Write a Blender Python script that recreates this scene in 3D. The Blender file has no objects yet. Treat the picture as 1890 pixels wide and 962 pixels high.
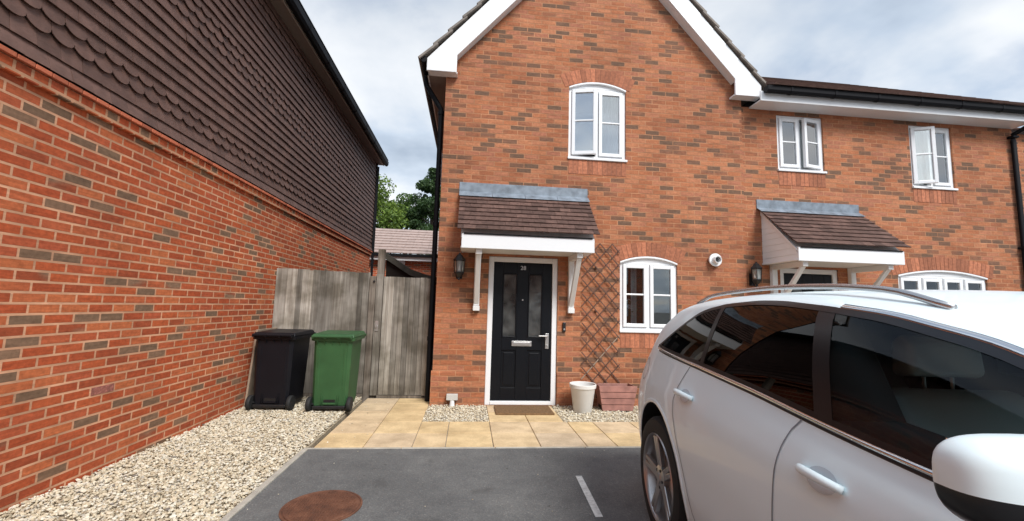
import bpy, bmesh, math, random
import numpy as np
from mathutils import Vector, Matrix
from mathutils.bvhtree import BVHTree
random.seed(7); rng = np.random.default_rng(7)
SC = bpy.context.scene
C = SC.collection
R = math.radians

# ------------------------------------------------------------------ camera, sky, sun, exposure
cam = bpy.data.cameras.new('camera'); camo = bpy.data.objects.new('camera', cam); C.objects.link(camo)
r_ = (0.99454306, -0.10050834, 0.02796739); u_ = (-0.03849593, -0.10439052, 0.99379107); w_ = (0.09696476, 0.98944464, 0.10769003)
camo.matrix_world = Matrix(((r_[0], u_[0], -w_[0], 0), (r_[1], u_[1], -w_[1], 0), (r_[2], u_[2], -w_[2], 1.4), (0, 0, 0, 1)))
cam.sensor_fit = 'HORIZONTAL'; cam.sensor_width = 36; cam.lens = 783.9 / 1890 * 36
cam.clip_start = 0.05; cam.clip_end = 2000
SC.camera = camo
SC.view_settings.view_transform = 'Standard'; SC.view_settings.look = 'None'
SC.view_settings.exposure = 0.98; SC.view_settings.gamma = 1
SUN = Vector((0.34, -0.70, 0.80)).normalized()
world = bpy.data.worlds.new("World"); SC.world = world; world.use_nodes = True
nt = world.node_tree; nt.nodes.clear(); N = nt.nodes.new; L = nt.links.new
out = N('ShaderNodeOutputWorld'); sky = N('ShaderNodeTexSky'); sky.sky_type = 'NISHITA'; sky.sun_disc = False
sky.sun_elevation = math.asin(SUN.z); sky.sun_rotation = math.atan2(SUN.x, SUN.y); sky.air_density = 1.2; sky.dust_density = 1.5
bg1 = N('ShaderNodeBackground'); bg1.inputs[1].default_value = 0.085; L(sky.outputs[0], bg1.inputs[0])
tc = N('ShaderNodeTexCoord'); sep = N('ShaderNodeSeparateXYZ'); L(tc.outputs['Generated'], sep.inputs[0])
def mth(op, a, b=None, c=None, tree=None):
    t = tree or nt; n = t.nodes.new('ShaderNodeMath'); n.operation = op
    for i, v in enumerate((a, b, c)):
        if v is None: continue
        if isinstance(v, (int, float)): n.inputs[i].default_value = v
        else: t.links.new(v, n.inputs[i])
    return n.outputs[0]
zz = mth('ADD', mth('MAXIMUM', sep.outputs[2], 0.0), 0.28)
cx = mth('DIVIDE', sep.outputs[0], zz); cy = mth('DIVIDE', sep.outputs[1], zz)
cmb = N('ShaderNodeCombineXYZ'); L(cx, cmb.inputs[0]); L(cy, cmb.inputs[1])
n1 = N('ShaderNodeTexNoise'); n1.inputs['Scale'].default_value = 1.15; n1.inputs['Detail'].default_value = 7; n1.inputs['Roughness'].default_value = .55; n1.inputs['Distortion'].default_value = .25
n2 = N('ShaderNodeTexNoise'); n2.inputs['Scale'].default_value = 2.1; n2.inputs['Detail'].default_value = 5; n2.inputs['Roughness'].default_value = .5
L(cmb.outputs[0], n1.inputs['Vector'])
mp = N('ShaderNodeMapping'); mp.inputs['Location'].default_value = (3.1, 7.7, 0); L(cmb.outputs[0], mp.inputs['Vector']); L(mp.outputs[0], n2.inputs['Vector'])
def ramp(tree, fac, stops, interp='LINEAR'):
    n = tree.nodes.new('ShaderNodeValToRGB'); n.color_ramp.interpolation = interp
    e = n.color_ramp.elements
    while len(e) < len(stops): e.new(0.5)
    for i, (p, c) in enumerate(stops): e[i].position = p; e[i].color = tuple(c) + (1,)
    tree.links.new(fac, n.inputs[0]); return n.outputs[0]
cc = ramp(nt, n2.outputs[0], [(.28, (.42, .51, .64)), (.44, (.68, .78, .91)), (.55, (.92, .97, 1.03)), (.70, (1.15, 1.16, 1.17))])
hz = ramp(nt, sep.outputs[2], [(0.0, (1.20, 1.2, 1.19)), (.34, (1.12, 1.12, 1.12)), (.62, (.84, .87, .91)), (1.0, (.72, .77, .83))])
mx = N('ShaderNodeMix'); mx.data_type = 'RGBA'; mx.blend_type = 'MULTIPLY'; mx.inputs[0].default_value = 1; L(cc, mx.inputs[6]); L(hz, mx.inputs[7])
bg2 = N('ShaderNodeBackground'); L(mx.outputs[2], bg2.inputs[0])
# extra cloud brightness added out of view, behind left, to light the car side
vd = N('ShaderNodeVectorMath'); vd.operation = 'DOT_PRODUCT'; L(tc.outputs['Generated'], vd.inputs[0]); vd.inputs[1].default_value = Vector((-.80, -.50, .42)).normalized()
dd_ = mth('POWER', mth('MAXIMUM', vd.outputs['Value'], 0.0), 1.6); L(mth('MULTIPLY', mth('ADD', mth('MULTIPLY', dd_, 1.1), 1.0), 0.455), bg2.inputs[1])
mask = ramp(nt, n1.outputs[0], [(.33, (.25, .25, .25)), (.47, (.9, .9, .9)), (.55, (1, 1, 1))])
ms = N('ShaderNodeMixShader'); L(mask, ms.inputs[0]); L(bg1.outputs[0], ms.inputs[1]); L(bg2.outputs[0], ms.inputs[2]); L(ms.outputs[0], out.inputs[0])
sl = bpy.data.lights.new('sun', 'SUN'); sl.energy = 1.9; sl.angle = R(22); sl.color = (1, .975, .94)
so = bpy.data.objects.new('sun', sl); C.objects.link(so); so.rotation_euler = SUN.to_track_quat('Z', 'Y').to_euler(); so.location = (5, -5, 15)

# ------------------------------------------------------------------ helpers
class MB:
    def __init__(s): s.v = []; s.f = []; s.m = []
    def add(s, vs, fs, mi=0):
        o = len(s.v); s.v += [tuple(v) for v in vs]; s.f += [tuple(i + o for i in f) for f in fs]; s.m += [mi] * len(fs); return s
    def box(s, x0, x1, y0, y1, z0, z1, mi=0):
        vs = [(x, y, z) for z in (z0, z1) for y in (y0, y1) for x in (x0, x1)]
        return s.add(vs, [(0, 2, 3, 1), (4, 5, 7, 6), (0, 1, 5, 4), (2, 6, 7, 3), (0, 4, 6, 2), (1, 3, 7, 5)], mi)
    def bar(s, a, b, w, t, up=(0, 0, 1), mi=0):
        a = Vector(a); b = Vector(b); d = (b - a).normalized(); sd = d.cross(Vector(up)).normalized(); up2 = sd.cross(d)
        vs = [p + sd * i * w / 2 + up2 * j * t / 2 for p in (a, b) for j in (-1, 1) for i in (-1, 1)]
        return s.add(vs, [(0, 2, 3, 1), (4, 5, 7, 6), (0, 1, 5, 4), (2, 6, 7, 3), (0, 4, 6, 2), (1, 3, 7, 5)], mi)
    def prism(s, pts, axis, a0, a1, mi=0):
        # pts 2-D polygon; axis 'x': pts=(y,z)  'y': pts=(x,z)  'z': pts=(x,y)
        def P(p, a): return {'x': (a, p[0], p[1]), 'y': (p[0], a, p[1]), 'z': (p[0], p[1], a)}[axis]
        n = len(pts); vs = [P(p, a0) for p in pts] + [P(p, a1) for p in pts]
        fs = [tuple(range(n))[::-1], tuple(range(n, 2 * n))] + [(i, (i + 1) % n, n + (i + 1) % n, n + i) for i in range(n)]
        return s.add(vs, fs, mi)
    def lathe(s, prof, c, n=24, axis='z', mi=0, caps=True):
        c = Vector(c); o = []
        for r, h in prof:
            for k in range(n):
                a = 2 * math.pi * k / n; x, y = r * math.cos(a), r * math.sin(a)
                o.append(c + Vector({'z': (x, y, h), 'y': (x, h, y), 'x': (h, x, y)}[axis]))
        fs = [(j * n + k, j * n + (k + 1) % n, (j + 1) * n + (k + 1) % n, (j + 1) * n + k) for j in range(len(prof) - 1) for k in range(n)]
        if caps: fs += [tuple(range(n))[::-1], tuple((len(prof) - 1) * n + k for k in range(n))]
        return s.add(o, fs, mi)
    def tube(s, pts, r, n=10, mi=0):
        pts = [Vector(p) for p in pts]; rings = []
        for i, p in enumerate(pts):
            d = (pts[min(i + 1, len(pts) - 1)] - pts[max(i - 1, 0)]).normalized()
            a = d.cross(Vector((0, 0, 1)) if abs(d.z) < .9 else Vector((1, 0, 0))).normalized(); b = d.cross(a)
            rr = r[i] if isinstance(r, (list, tuple)) else r
            rings += [p + (a * math.cos(t) + b * math.sin(t)) * rr for t in [2 * math.pi * k / n for k in range(n)]]
        m = len(pts)
        fs = [(j * n + k, j * n + (k + 1) % n, (j + 1) * n + (k + 1) % n, (j + 1) * n + k) for j in range(m - 1) for k in range(n)]
        fs += [tuple(range(n))[::-1], tuple((m - 1) * n + k for k in range(n))]
        return s.add(rings, fs, mi)
    def build(s, name, mat, parent=None, bevel=0, smooth=False, label=None, seg=2):
        me = bpy.data.meshes.new(name); me.from_pydata(s.v, [], s.f)
        for m in (mat if isinstance(mat, (list, tuple)) else [mat]): me.materials.append(m)
        if any(s.m): me.polygons.foreach_set('material_index', s.m)
        bm = bmesh.new(); bm.from_mesh(me); bmesh.ops.recalc_face_normals(bm, faces=bm.faces); bm.to_mesh(me); bm.free()
        return finish(name, me, parent, bevel, smooth, label, seg)
def finish(name, me, parent=None, bevel=0, smooth=False, label=None, seg=2):
    o = bpy.data.objects.new(name, me); C.objects.link(o)
    if parent: o.parent = parent
    if bevel:
        b = o.modifiers.new('bevel', 'BEVEL'); b.width = bevel; b.segments = seg; b.limit_method = 'ANGLE'; b.angle_limit = R(40)
    if smooth:
        me.polygons.foreach_set('use_smooth', [True] * len(me.polygons))
        if smooth != 'all':
            try: me.set_sharp_from_angle(angle=R(40))
            except Exception: pass
    if label: o['label'] = label
    return o
def tag(o, label, cat, group=None):
    o['label'] = label; o['category'] = cat
    if group: o['group'] = group
    return o
def kind(o, k): o['kind'] = k; return o
def thing(name, label, cat, loc=(0, 0, 0), group=None):
    o = bpy.data.objects.new(name, None); o.location = loc; C.objects.link(o); o.empty_display_size = .1
    return tag(o, label, cat, group)
def rebase(root):      # parts are modelled in world coordinates: keep them there under a based Empty
    inv = Matrix.Translation(-Vector(root.location))
    for ch in root.children:
        if ch.type in ('MESH', 'FONT') and not ch.get('_based'): ch.matrix_parent_inverse = inv

# ------------------------------------------------------------------ materials
def mat(name):
    m = bpy.data.materials.new(name); m.use_nodes = True; t = m.node_tree
    return m, t, t.nodes['Principled BSDF']
def simple(name, col, rough=.5, metal=0, noise=0, nscale=8, bump=0, bscale=60, coat=0, spec=None, island=0):
    m, t, p = mat(name); p.inputs['Roughness'].default_value = rough; p.inputs['Metallic'].default_value = metal
    p.inputs['Base Color'].default_value = tuple(col) + (1,)
    if spec is not None: p.inputs['Specular IOR Level'].default_value = spec
    if coat: p.inputs['Coat Weight'].default_value = coat; p.inputs['Coat Roughness'].default_value = .03
    tcn = t.nodes.new('ShaderNodeTexCoord')
    src = None
    if noise:
        n = t.nodes.new('ShaderNodeTexNoise'); n.inputs['Scale'].default_value = nscale; n.inputs['Detail'].default_value = 5; t.links.new(tcn.outputs['Object'], n.inputs[0])
        src = ramp(t, n.outputs[0], [(.3, [c * (1 - noise) for c in col]), (.7, [min(1, c * (1 + noise)) for c in col])])
    if island:
        g = t.nodes.new('ShaderNodeNewGeometry')
        k = ramp(t, g.outputs['Random Per Island'], [(0, (1 - island,) * 3), (1, (1 + island,) * 3)])
        mm = t.nodes.new('ShaderNodeMix'); mm.data_type = 'RGBA'; mm.blend_type = 'MULTIPLY'; mm.inputs[0].default_value = 1; mm.clamp_result = False
        if src is not None: t.links.new(src, mm.inputs[6])
        else: mm.inputs[6].default_value = tuple(col) + (1,)
        t.links.new(k, mm.inputs[7]); src = mm.outputs[2]
    if src is not None: t.links.new(src, p.inputs['Base Color'])
    if bump:
        n = t.nodes.new('ShaderNodeTexNoise'); n.inputs['Scale'].default_value = bscale; n.inputs['Detail'].default_value = 4; t.links.new(tcn.outputs['Object'], n.inputs[0])
        b = t.nodes.new('ShaderNodeBump'); b.inputs['Strength'].default_value = bump; b.inputs['Distance'].default_value = .01; t.links.new(n.outputs[0], b.inputs['Height']); t.links.new(b.outputs[0], p.inputs['Normal'])
    return m
def brick_mat(name, axis, stops, mortar, bw=.225, rh=.0717, ms=.010, patch=.25, streak=True, off=(0, 0), soft=.1, dirt=.0):
    m, t, p = mat(name); Nn = t.nodes.new; Lk = t.links.new
    tcn = Nn('ShaderNodeTexCoord'); s = Nn('ShaderNodeSeparateXYZ'); Lk(tcn.outputs['Object'], s.inputs[0])
    c = Nn('ShaderNodeCombineXYZ'); h = s.outputs[0] if axis == 'x' else s.outputs[1]
    Lk(mth('ADD', h, 50.0 + off[0], tree=t), c.inputs[0]); Lk(mth('ADD', s.outputs[2], 7.17 + off[1], tree=t), c.inputs[1])
    b = Nn('ShaderNodeTexBrick'); Lk(c.outputs[0], b.inputs['Vector']); b.inputs['Scale'].default_value = 1
    b.inputs['Color1'].default_value = (0, 0, 0, 1); b.inputs['Color2'].default_value = (1, 1, 1, 1); b.inputs['Mortar'].default_value = (.5, .5, .5, 1)
    b.inputs['Mortar Size'].default_value = ms; b.inputs['Mortar Smooth'].default_value = soft; b.inputs['Bias'].default_value = 0
    b.inputs['Brick Width'].default_value = bw; b.inputs['Row Height'].default_value = rh; b.offset = .5
    bwid = Nn('ShaderNodeSeparateColor'); Lk(b.outputs['Color'], bwid.inputs[0])
    # patches where dark bricks gather
    mpn = Nn('ShaderNodeMapping'); mpn.inputs['Scale'].default_value = (.9, 2.6, 1) ; Lk(c.outputs[0], mpn.inputs[0])
    n = Nn('ShaderNodeTexNoise'); n.inputs['Scale'].default_value = 1.6; n.inputs['Detail'].default_value = 3; Lk(mpn.outputs[0], n.inputs[0])
    v = mth('ADD', bwid.outputs[0], mth('MULTIPLY', mth('SUBTRACT', n.outputs[0], .5, tree=t), patch * 2, tree=t), tree=t)
    col = ramp(t, v, stops, 'LINEAR')
    # mottling within each brick
    n2 = Nn('ShaderNodeTexNoise'); n2.inputs['Scale'].default_value = 28; n2.inputs['Detail'].default_value = 6; n2.inputs['Roughness'].default_value = .65; Lk(c.outputs[0], n2.inputs[0])
    mot = ramp(t, n2.outputs[0], [(.25, (.72, .70, .70)), (.75, (1.26, 1.27, 1.28))])
    mm = Nn('ShaderNodeMix'); mm.data_type = 'RGBA'; mm.blend_type = 'MULTIPLY'; mm.inputs[0].default_value = 1; Lk(col, mm.inputs[6]); Lk(mot, mm.inputs[7])
    mo = Nn('ShaderNodeMix'); mo.data_type = 'RGBA'; Lk(b.outputs['Fac'], mo.inputs[0]); Lk(mm.outputs[2], mo.inputs[6])
    n3 = Nn('ShaderNodeTexNoise'); n3.inputs['Scale'].default_value = 3; n3.inputs['Detail'].default_value = 4; Lk(c.outputs[0], n3.inputs[0])
    mcol = ramp(t, n3.outputs[0], [(.35, [x * .75 for x in mortar]), (.65, [min(1, x * 1.15) for x in mortar])]); Lk(mcol, mo.inputs[7])
    last = mo.outputs[2]
    mps = Nn('ShaderNodeMapping'); mps.inputs['Scale'].default_value = (5, 45, 1); Lk(c.outputs[0], mps.inputs[0])
    n6 = Nn('ShaderNodeTexNoise'); n6.inputs['Scale'].default_value = 1; n6.inputs['Detail'].default_value = 5; n6.inputs['Roughness'].default_value = .7; Lk(mps.outputs[0], n6.inputs[0])
    s6 = ramp(t, n6.outputs[0], [(.3, (.78, .77, .77)), (.7, (1.2, 1.2, 1.2))])
    m6 = Nn('ShaderNodeMix'); m6.data_type = 'RGBA'; m6.blend_type = 'MULTIPLY'; m6.inputs[0].default_value = 1; Lk(last, m6.inputs[6]); Lk(s6, m6.inputs[7]); last = m6.outputs[2]
    # weathering stains of a slow noise
    n4 = Nn('ShaderNodeTexNoise'); n4.inputs['Scale'].default_value = .9; n4.inputs['Detail'].default_value = 6; n4.inputs['Roughness'].default_value = .6; Lk(c.outputs[0], n4.inputs[0])
    st = ramp(t, n4.outputs[0], [(.3, (.84, .83, .84)), (.6, (1.06, 1.06, 1.06))])
    m2 = Nn('ShaderNodeMix'); m2.data_type = 'RGBA'; m2.blend_type = 'MULTIPLY'; m2.inputs[0].default_value = 1; Lk(last, m2.inputs[6]); Lk(st, m2.inputs[7]); last = m2.outputs[2]
    Lk(last, p.inputs['Base Color']); p.inputs['Roughness'].default_value = .9; p.inputs['Specular IOR Level'].default_value = .25
    hgt = mth('ADD', mth('MULTIPLY', b.outputs['Fac'], -1.0, tree=t), mth('MULTIPLY', n2.outputs[0], .35, tree=t), tree=t)
    bp = Nn('ShaderNodeBump'); bp.inputs['Strength'].default_value = .85; bp.inputs['Distance'].default_value = .009; Lk(hgt, bp.inputs['Height']); Lk(bp.outputs[0], p.inputs['Normal'])
    return m
front_stops = [(.04, (0.160, 0.094, 0.061)), (.16, (0.209, 0.105, 0.065)), (.28, (0.326, 0.122, 0.061)), (.50, (0.393, 0.145, 0.068)), (.72, (0.442, 0.183, 0.092)), (.95, (0.365, 0.145, 0.083))]
side_stops = [(.05, (0.216, 0.134, 0.083)), (.145, (0.287, 0.171, 0.105)), (.165, (0.367, 0.086, 0.037)), (.35, (0.465, 0.097, 0.037)), (.60, (0.524, 0.123, 0.045)), (.8, (0.475, 0.110, 0.049)), (.95, (0.562, 0.165, 0.064))]
M = {}
M['brick'] = brick_mat('facade brick', 'x', front_stops, (.44, .215, .115), ms=.0065, patch=.34, rh=.0735, off=(.1, 0.0))
M['brick_side'] = brick_mat('house side brick', 'y', front_stops, (.44, .215, .115), ms=.0065, patch=.34, rh=.0735)
M['brick_left'] = brick_mat('neighbour brick', 'y', side_stops, (.68, .375, .225), ms=.0085, patch=.10, off=(.1, .03))
M['brick_back'] = brick_mat('garage brick', 'x', side_stops, (.55, .35, .25), ms=.008, patch=.1)
M['brick_left_end'] = brick_mat('neighbour end brick', 'x', side_stops, (.68, .375, .225), ms=.0085, patch=.10)
M['voussoir'] = simple('arch brick', (.37, .135, .070), .9, noise=.25, nscale=25, bump=.4, island=.28)
M['mortar'] = simple('mortar', (.30, .13, .08), .95, bump=.3)
M['corbel'] = brick_mat('corbel brick', 'y', side_stops, (.60, .325, .19), bw=.1125, rh=.0717, ms=.0105, patch=.0, off=(.1, .03))
M['upvc'] = simple('white upvc', (.80, .81, .82), .28)
M['white_paint'] = simple('white painted timber', (.78, .78, .77), .45, noise=.05, nscale=3)
M['fascia_dark'] = simple('grey brown soffit', (.20, .16, .14), .6)
M['gutter'] = simple('black gutter plastic', (.008, .008, .010), .6, spec=.14)
M['tile'] = simple('brown roof tile', (.108, .062, .050), .8, spec=.3, noise=.25, nscale=18, bump=.3, island=.30)
M['club'] = simple('dark hanging tile', (.135, .076, .060), .60, spec=.3, noise=.16, nscale=12, bump=.25, bscale=40, island=.16)
M['ctile'] = simple('grey concrete tile', (.22, .19, .165), .85, noise=.2, nscale=10, bump=.3, island=.2)
M['garage_tile'] = simple('weathered pink brown tile', (.36, .27, .235), .85, noise=.15, nscale=10, island=.06)
M['lead'] = simple('lead flashing', (.185, .22, .26), .45, metal=.0, noise=.35, nscale=9, bump=.5, bscale=12)
M['door'] = simple('dark blue black door', (.0055, .0065, .009), .38, noise=.1, nscale=30, spec=.22)
M['chrome'] = simple('chrome', (.75, .75, .76), .15, metal=1)
M['satin'] = simple('satin steel', (.62, .61, .60), .33, metal=.8)
M['black'] = simple('black metal', (.012, .012, .013), .4)
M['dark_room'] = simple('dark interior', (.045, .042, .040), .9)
M['curtain'] = simple('net curtain', (.42, .45, .46), .9, noise=.15, nscale=6)
M['curtain_w'] = simple('white curtain', (.62, .64, .64), .9, noise=.1, nscale=6)
M['ply'] = simple('weathered board', (.33, .25, .18), .85, noise=.25, nscale=6)
M['trellis'] = simple('brown stained lattice', (.105, .052, .036), .75, noise=.3, nscale=12)
M['trellis_pale'] = simple('bare grey lattice', (.32, .24, .18), .8, noise=.3, nscale=12)
M['pot'] = simple('white plastic pot', (.76, .75, .72), .5, noise=.08, nscale=5)
M['soil'] = simple('potting soil', (.035, .025, .018), .95, bump=.8)
M['planter'] = simple('faded red brown planter', (.33, .155, .125), .75, noise=.25, nscale=9, bump=.2)
M['green'] = simple('green bin plastic', (.034, .100, .036), .45, noise=.15, nscale=4, bump=.1, bscale=90, spec=.4)
M['bin_black'] = simple('black bin plastic', (.008, .008, .011), .45, noise=.12, nscale=4, bump=.1, bscale=90, spec=.22)
M['rubber'] = simple('rubber', (.014, .014, .014), .75)
M['mat'] = simple('coir mat', (.22, .125, .055), .98, noise=.3, nscale=40, bump=1, bscale=220)
M['kerb'] = simple('concrete edging', (.42, .39, .33), .9, noise=.2, nscale=9, bump=.4)
M['line'] = simple('worn white paint', (.62, .62, .60), .8, noise=.22, nscale=30, bump=.2)
M['lamp_glass_core'] = simple('frosted lamp tube', (.75, .74, .70), .4)
M['pvc_grey'] = simple('pale grey plastic', (.55, .54, .50), .6)
M['bark'] = simple('bark', (.08, .055, .04), .95, noise=.3, nscale=4, bump=.6, bscale=20)

def glass_mat(name, tint, rough=0.0, ior=1.5, minrefl=0.0):
    m = bpy.data.materials.new(name); m.use_nodes = True; t = m.node_tree; t.nodes.clear()
    o = t.nodes.new('ShaderNodeOutputMaterial'); fr = t.nodes.new('ShaderNodeFresnel'); fr.inputs[0].default_value = ior
    tr = t.nodes.new('ShaderNodeBsdfTransparent'); tr.inputs[0].default_value = tuple(tint) + (1,)
    gl = t.nodes.new('ShaderNodeBsdfGlossy'); gl.inputs['Roughness'].default_value = rough; gl.inputs[0].default_value = (1, 1, 1, 1)
    mxs = t.nodes.new('ShaderNodeMixShader'); f = fr.outputs[0]
    if minrefl: f = mth('ADD', f, minrefl, tree=t)
    t.links.new(f, mxs.inputs[0]); t.links.new(tr.outputs[0], mxs.inputs[1]); t.links.new(gl.outputs[0], mxs.inputs[2]); t.links.new(mxs.outputs[0], o.inputs[0])
    return m
M['glass'] = glass_mat('window glass', (.80, .86, .87), ior=1.60, minrefl=.08)
M['glass_upper'] = glass_mat('upper window glass', (.80, .86, .87), ior=1.60, minrefl=.22)
M['car_glass'] = glass_mat('tinted car glass', (.70, .82, .82), ior=1.34)
M['car_privacy'] = glass_mat('privacy car glass', (.045, .05, .055), ior=1.34)
m, t, p = mat('obscure door glass'); M['door_glass'] = m
p.inputs['Base Color'].default_value = (.06, .065, .065, 1); p.inputs['Roughness'].default_value = .16; p.inputs['Specular IOR Level'].default_value = .8
tcn = t.nodes.new('ShaderNodeTexCoord'); n = t.nodes.new('ShaderNodeTexNoise'); n.inputs['Scale'].default_value = 4; n.inputs['Detail'].default_value = 2; t.links.new(tcn.outputs['Object'], n.inputs[0])
bmp = t.nodes.new('ShaderNodeBump'); bmp.inputs['Strength'].default_value = .35; bmp.inputs['Distance'].default_value = .03; t.links.new(n.outputs[0], bmp.inputs['Height']); t.links.new(bmp.outputs[0], p.inputs['Normal'])
t.links.new(ramp(t, n.outputs[0], [(.35, (.015, .016, .016)), (.75, (.11, .113, .11))]), p.inputs['Base Color'])

# weathered timber: grain stretched along z
def timber(name, dark, light, island=.5):
    m, t, p = mat(name); tcn = t.nodes.new('ShaderNodeTexCoord'); mp_ = t.nodes.new('ShaderNodeMapping'); mp_.inputs['Scale'].default_value = (30, 30, 1.6)
    g = t.nodes.new('ShaderNodeNewGeometry'); t.links.new(tcn.outputs['Object'], mp_.inputs[0])
    cb = t.nodes.new('ShaderNodeCombineXYZ'); t.links.new(mth('MULTIPLY', g.outputs['Random Per Island'], 9.0, tree=t), cb.inputs[2]); t.links.new(cb.outputs[0], mp_.inputs['Location'])
    n = t.nodes.new('ShaderNodeTexNoise'); n.inputs['Scale'].default_value = 1; n.inputs['Detail'].default_value = 6; n.inputs['Distortion'].default_value = .6; t.links.new(mp_.outputs[0], n.inputs[0])
    c = ramp(t, n.outputs[0], [(.3, dark), (.5, [(a + b) / 2 for a, b in zip(dark, light)]), (.68, light)])
    k = ramp(t, g.outputs['Random Per Island'], [(0, (1 - island,) * 3), (1, (1 + island,) * 3)])
    mm = t.nodes.new('ShaderNodeMix'); mm.data_type = 'RGBA'; mm.blend_type = 'MULTIPLY'; mm.inputs[0].default_value = 1
    t.links.new(c, mm.inputs[6]); t.links.new(k, mm.inputs[7])
    n5 = t.nodes.new('ShaderNodeTexNoise'); n5.inputs['Scale'].default_value = 3.5; n5.inputs['Detail'].default_value = 5; t.links.new(tcn.outputs['Object'], n5.inputs[0])
    st = ramp(t, n5.outputs[0], [(.35, (.55, .52, .46)), (.6, (1.1, 1.08, 1.05))])
    m3 = t.nodes.new('ShaderNodeMix'); m3.data_type = 'RGBA'; m3.blend_type = 'MULTIPLY'; m3.inputs[0].default_value = 1
    t.links.new(mm.outputs[2], m3.inputs[6]); t.links.new(st, m3.inputs[7]); t.links.new(m3.outputs[2], p.inputs['Base Color'])
    p.inputs['Roughness'].default_value = .9
    b = t.nodes.new('ShaderNodeBump'); b.inputs['Strength'].default_value = .5; b.inputs['Distance'].default_value = .004; t.links.new(n.outputs[0], b.inputs['Height']); t.links.new(b.outputs[0], p.inputs['Normal'])
    return m
M['timber'] = timber('weathered grey timber', (.185, .162, .138), (.35, .325, .29))
M['post'] = timber('weathered post', (.10, .08, .065), (.27, .235, .20), .1)

# tarmac
m, t, p = mat('tarmac'); M['tarmac'] = m
tcn = t.nodes.new('ShaderNodeTexCoord')
def nz(t, tcn, sc, det=4, rough=.5):
    n = t.nodes.new('ShaderNodeTexNoise'); n.inputs['Scale'].default_value = sc; n.inputs['Detail'].default_value = det; n.inputs['Roughness'].default_value = rough; t.links.new(tcn.outputs['Object'], n.inputs[0]); return n.outputs[0]
def mul(t, a, b, bt='MULTIPLY', f=1):
    mm = t.nodes.new('ShaderNodeMix'); mm.data_type = 'RGBA'; mm.blend_type = bt; mm.inputs[0].default_value = f; t.links.new(a, mm.inputs[6]); t.links.new(b, mm.inputs[7]); return mm.outputs[2]
vo = t.nodes.new('ShaderNodeTexVoronoi'); vo.inputs['Scale'].default_value = 130; t.links.new(tcn.outputs['Object'], vo.inputs[0])
vs_ = t.nodes.new('ShaderNodeSeparateColor'); t.links.new(vo.outputs['Color'], vs_.inputs[0])
spk = ramp(t, vs_.outputs[0], [(0, (.108, .109, .109)), (.6, (.130, .131, .130)), (.94, (.152, .152, .149)), (1, (.21, .205, .195))])
big = ramp(t, nz(t, tcn, .9, 6, .6), [(.28, (.74, .74, .74)), (.5, (1, 1, 1)), (.70, (1.28, 1.27, 1.24))])
med = ramp(t, nz(t, tcn, 6, 5, .6), [(.3, (.88, .88, .88)), (.7, (1.12, 1.12, 1.1))])
sp1 = ramp(t, nz(t, tcn, 2.3, 3, .45), [(.64, (1, 1, 1)), (.70, (.80, .79, .78)), (.78, (.72, .71, .70))])
sp2 = ramp(t, nz(t, tcn, 17, 2, .4), [(.72, (1, 1, 1)), (.77, (.62, .60, .58))])
t.links.new(mul(t, mul(t, mul(t, mul(t, spk, big), med), sp1), sp2), p.inputs['Base Color']); p.inputs['Roughness'].default_value = .82
b = t.nodes.new('ShaderNodeBump'); b.inputs['Strength'].default_value = .55; b.inputs['Distance'].default_value = .004; t.links.new(vo.outputs['Distance'], b.inputs['Height']); t.links.new(b.outputs[0], p.inputs['Normal'])
# paving
m, t, p = mat('buff paving'); M['paving'] = m
tcn = t.nodes.new('ShaderNodeTexCoord'); g = t.nodes.new('ShaderNodeNewGeometry')
base = ramp(t, g.outputs['Random Per Island'], [(0, (.63, .46, .245)), (.35, (.71, .53, .29)), (.7, (.66, .50, .31)), (1, (.60, .47, .32))])
t.links.new(mul(t, mul(t, base, ramp(t, nz(t, tcn, 4, 6, .6), [(.3, (.74, .71, .68)), (.65, (1.12, 1.12, 1.12))])), ramp(t, nz(t, tcn, 60, 3), [(.3, (.92, .92, .92)), (.7, (1.07, 1.07, 1.07))])), p.inputs['Base Color'])
p.inputs['Roughness'].default_value = .85
b = t.nodes.new('ShaderNodeBump'); b.inputs['Strength'].default_value = .4; b.inputs['Distance'].default_value = .004; t.links.new(nz(t, tcn, 35, 5), b.inputs['Height']); t.links.new(b.outputs[0], p.inputs['Normal'])
# gravel
m, t, p = mat('cream gravel'); M['gravel'] = m
g = t.nodes.new('ShaderNodeNewGeometry')
base = ramp(t, g.outputs['Random Per Island'], [(0, (.30, .24, .17)), (.06, (.47, .39, .27)), (.28, (.60, .51, .36)), (.55, (.68, .60, .45)), (.8, (.75, .70, .58)), (.97, (.52, .48, .40)), (1, (.12, .10, .09))])
t.links.new(base, p.inputs['Base Color']); p.inputs['Roughness'].default_value = .75
M['subsoil'] = simple('gravel bed', (.40, .33, .23), .95, noise=.35, nscale=40, bump=1)
# rusty iron
m, t, p = mat('rusty iron'); M['rust'] = m
tcn = t.nodes.new('ShaderNodeTexCoord')
t.links.new(ramp(t, nz(t, tcn, 7, 7, .65), [(.3, (.075, .033, .02)), (.5, (.135, .055, .03)), (.7, (.205, .09, .05))]), p.inputs['Base Color']); p.inputs['Roughness'].default_value = .8
b = t.nodes.new('ShaderNodeBump'); b.inputs['Strength'].default_value = .5; b.inputs['Distance'].default_value = .003; t.links.new(nz(t, tcn, 90, 4), b.inputs['Height']); t.links.new(b.outputs[0], p.inputs['Normal'])
# ground beyond
M['ground'] = simple('dull ground', (.09, .088, .08), .95, noise=.3, nscale=1)
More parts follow.
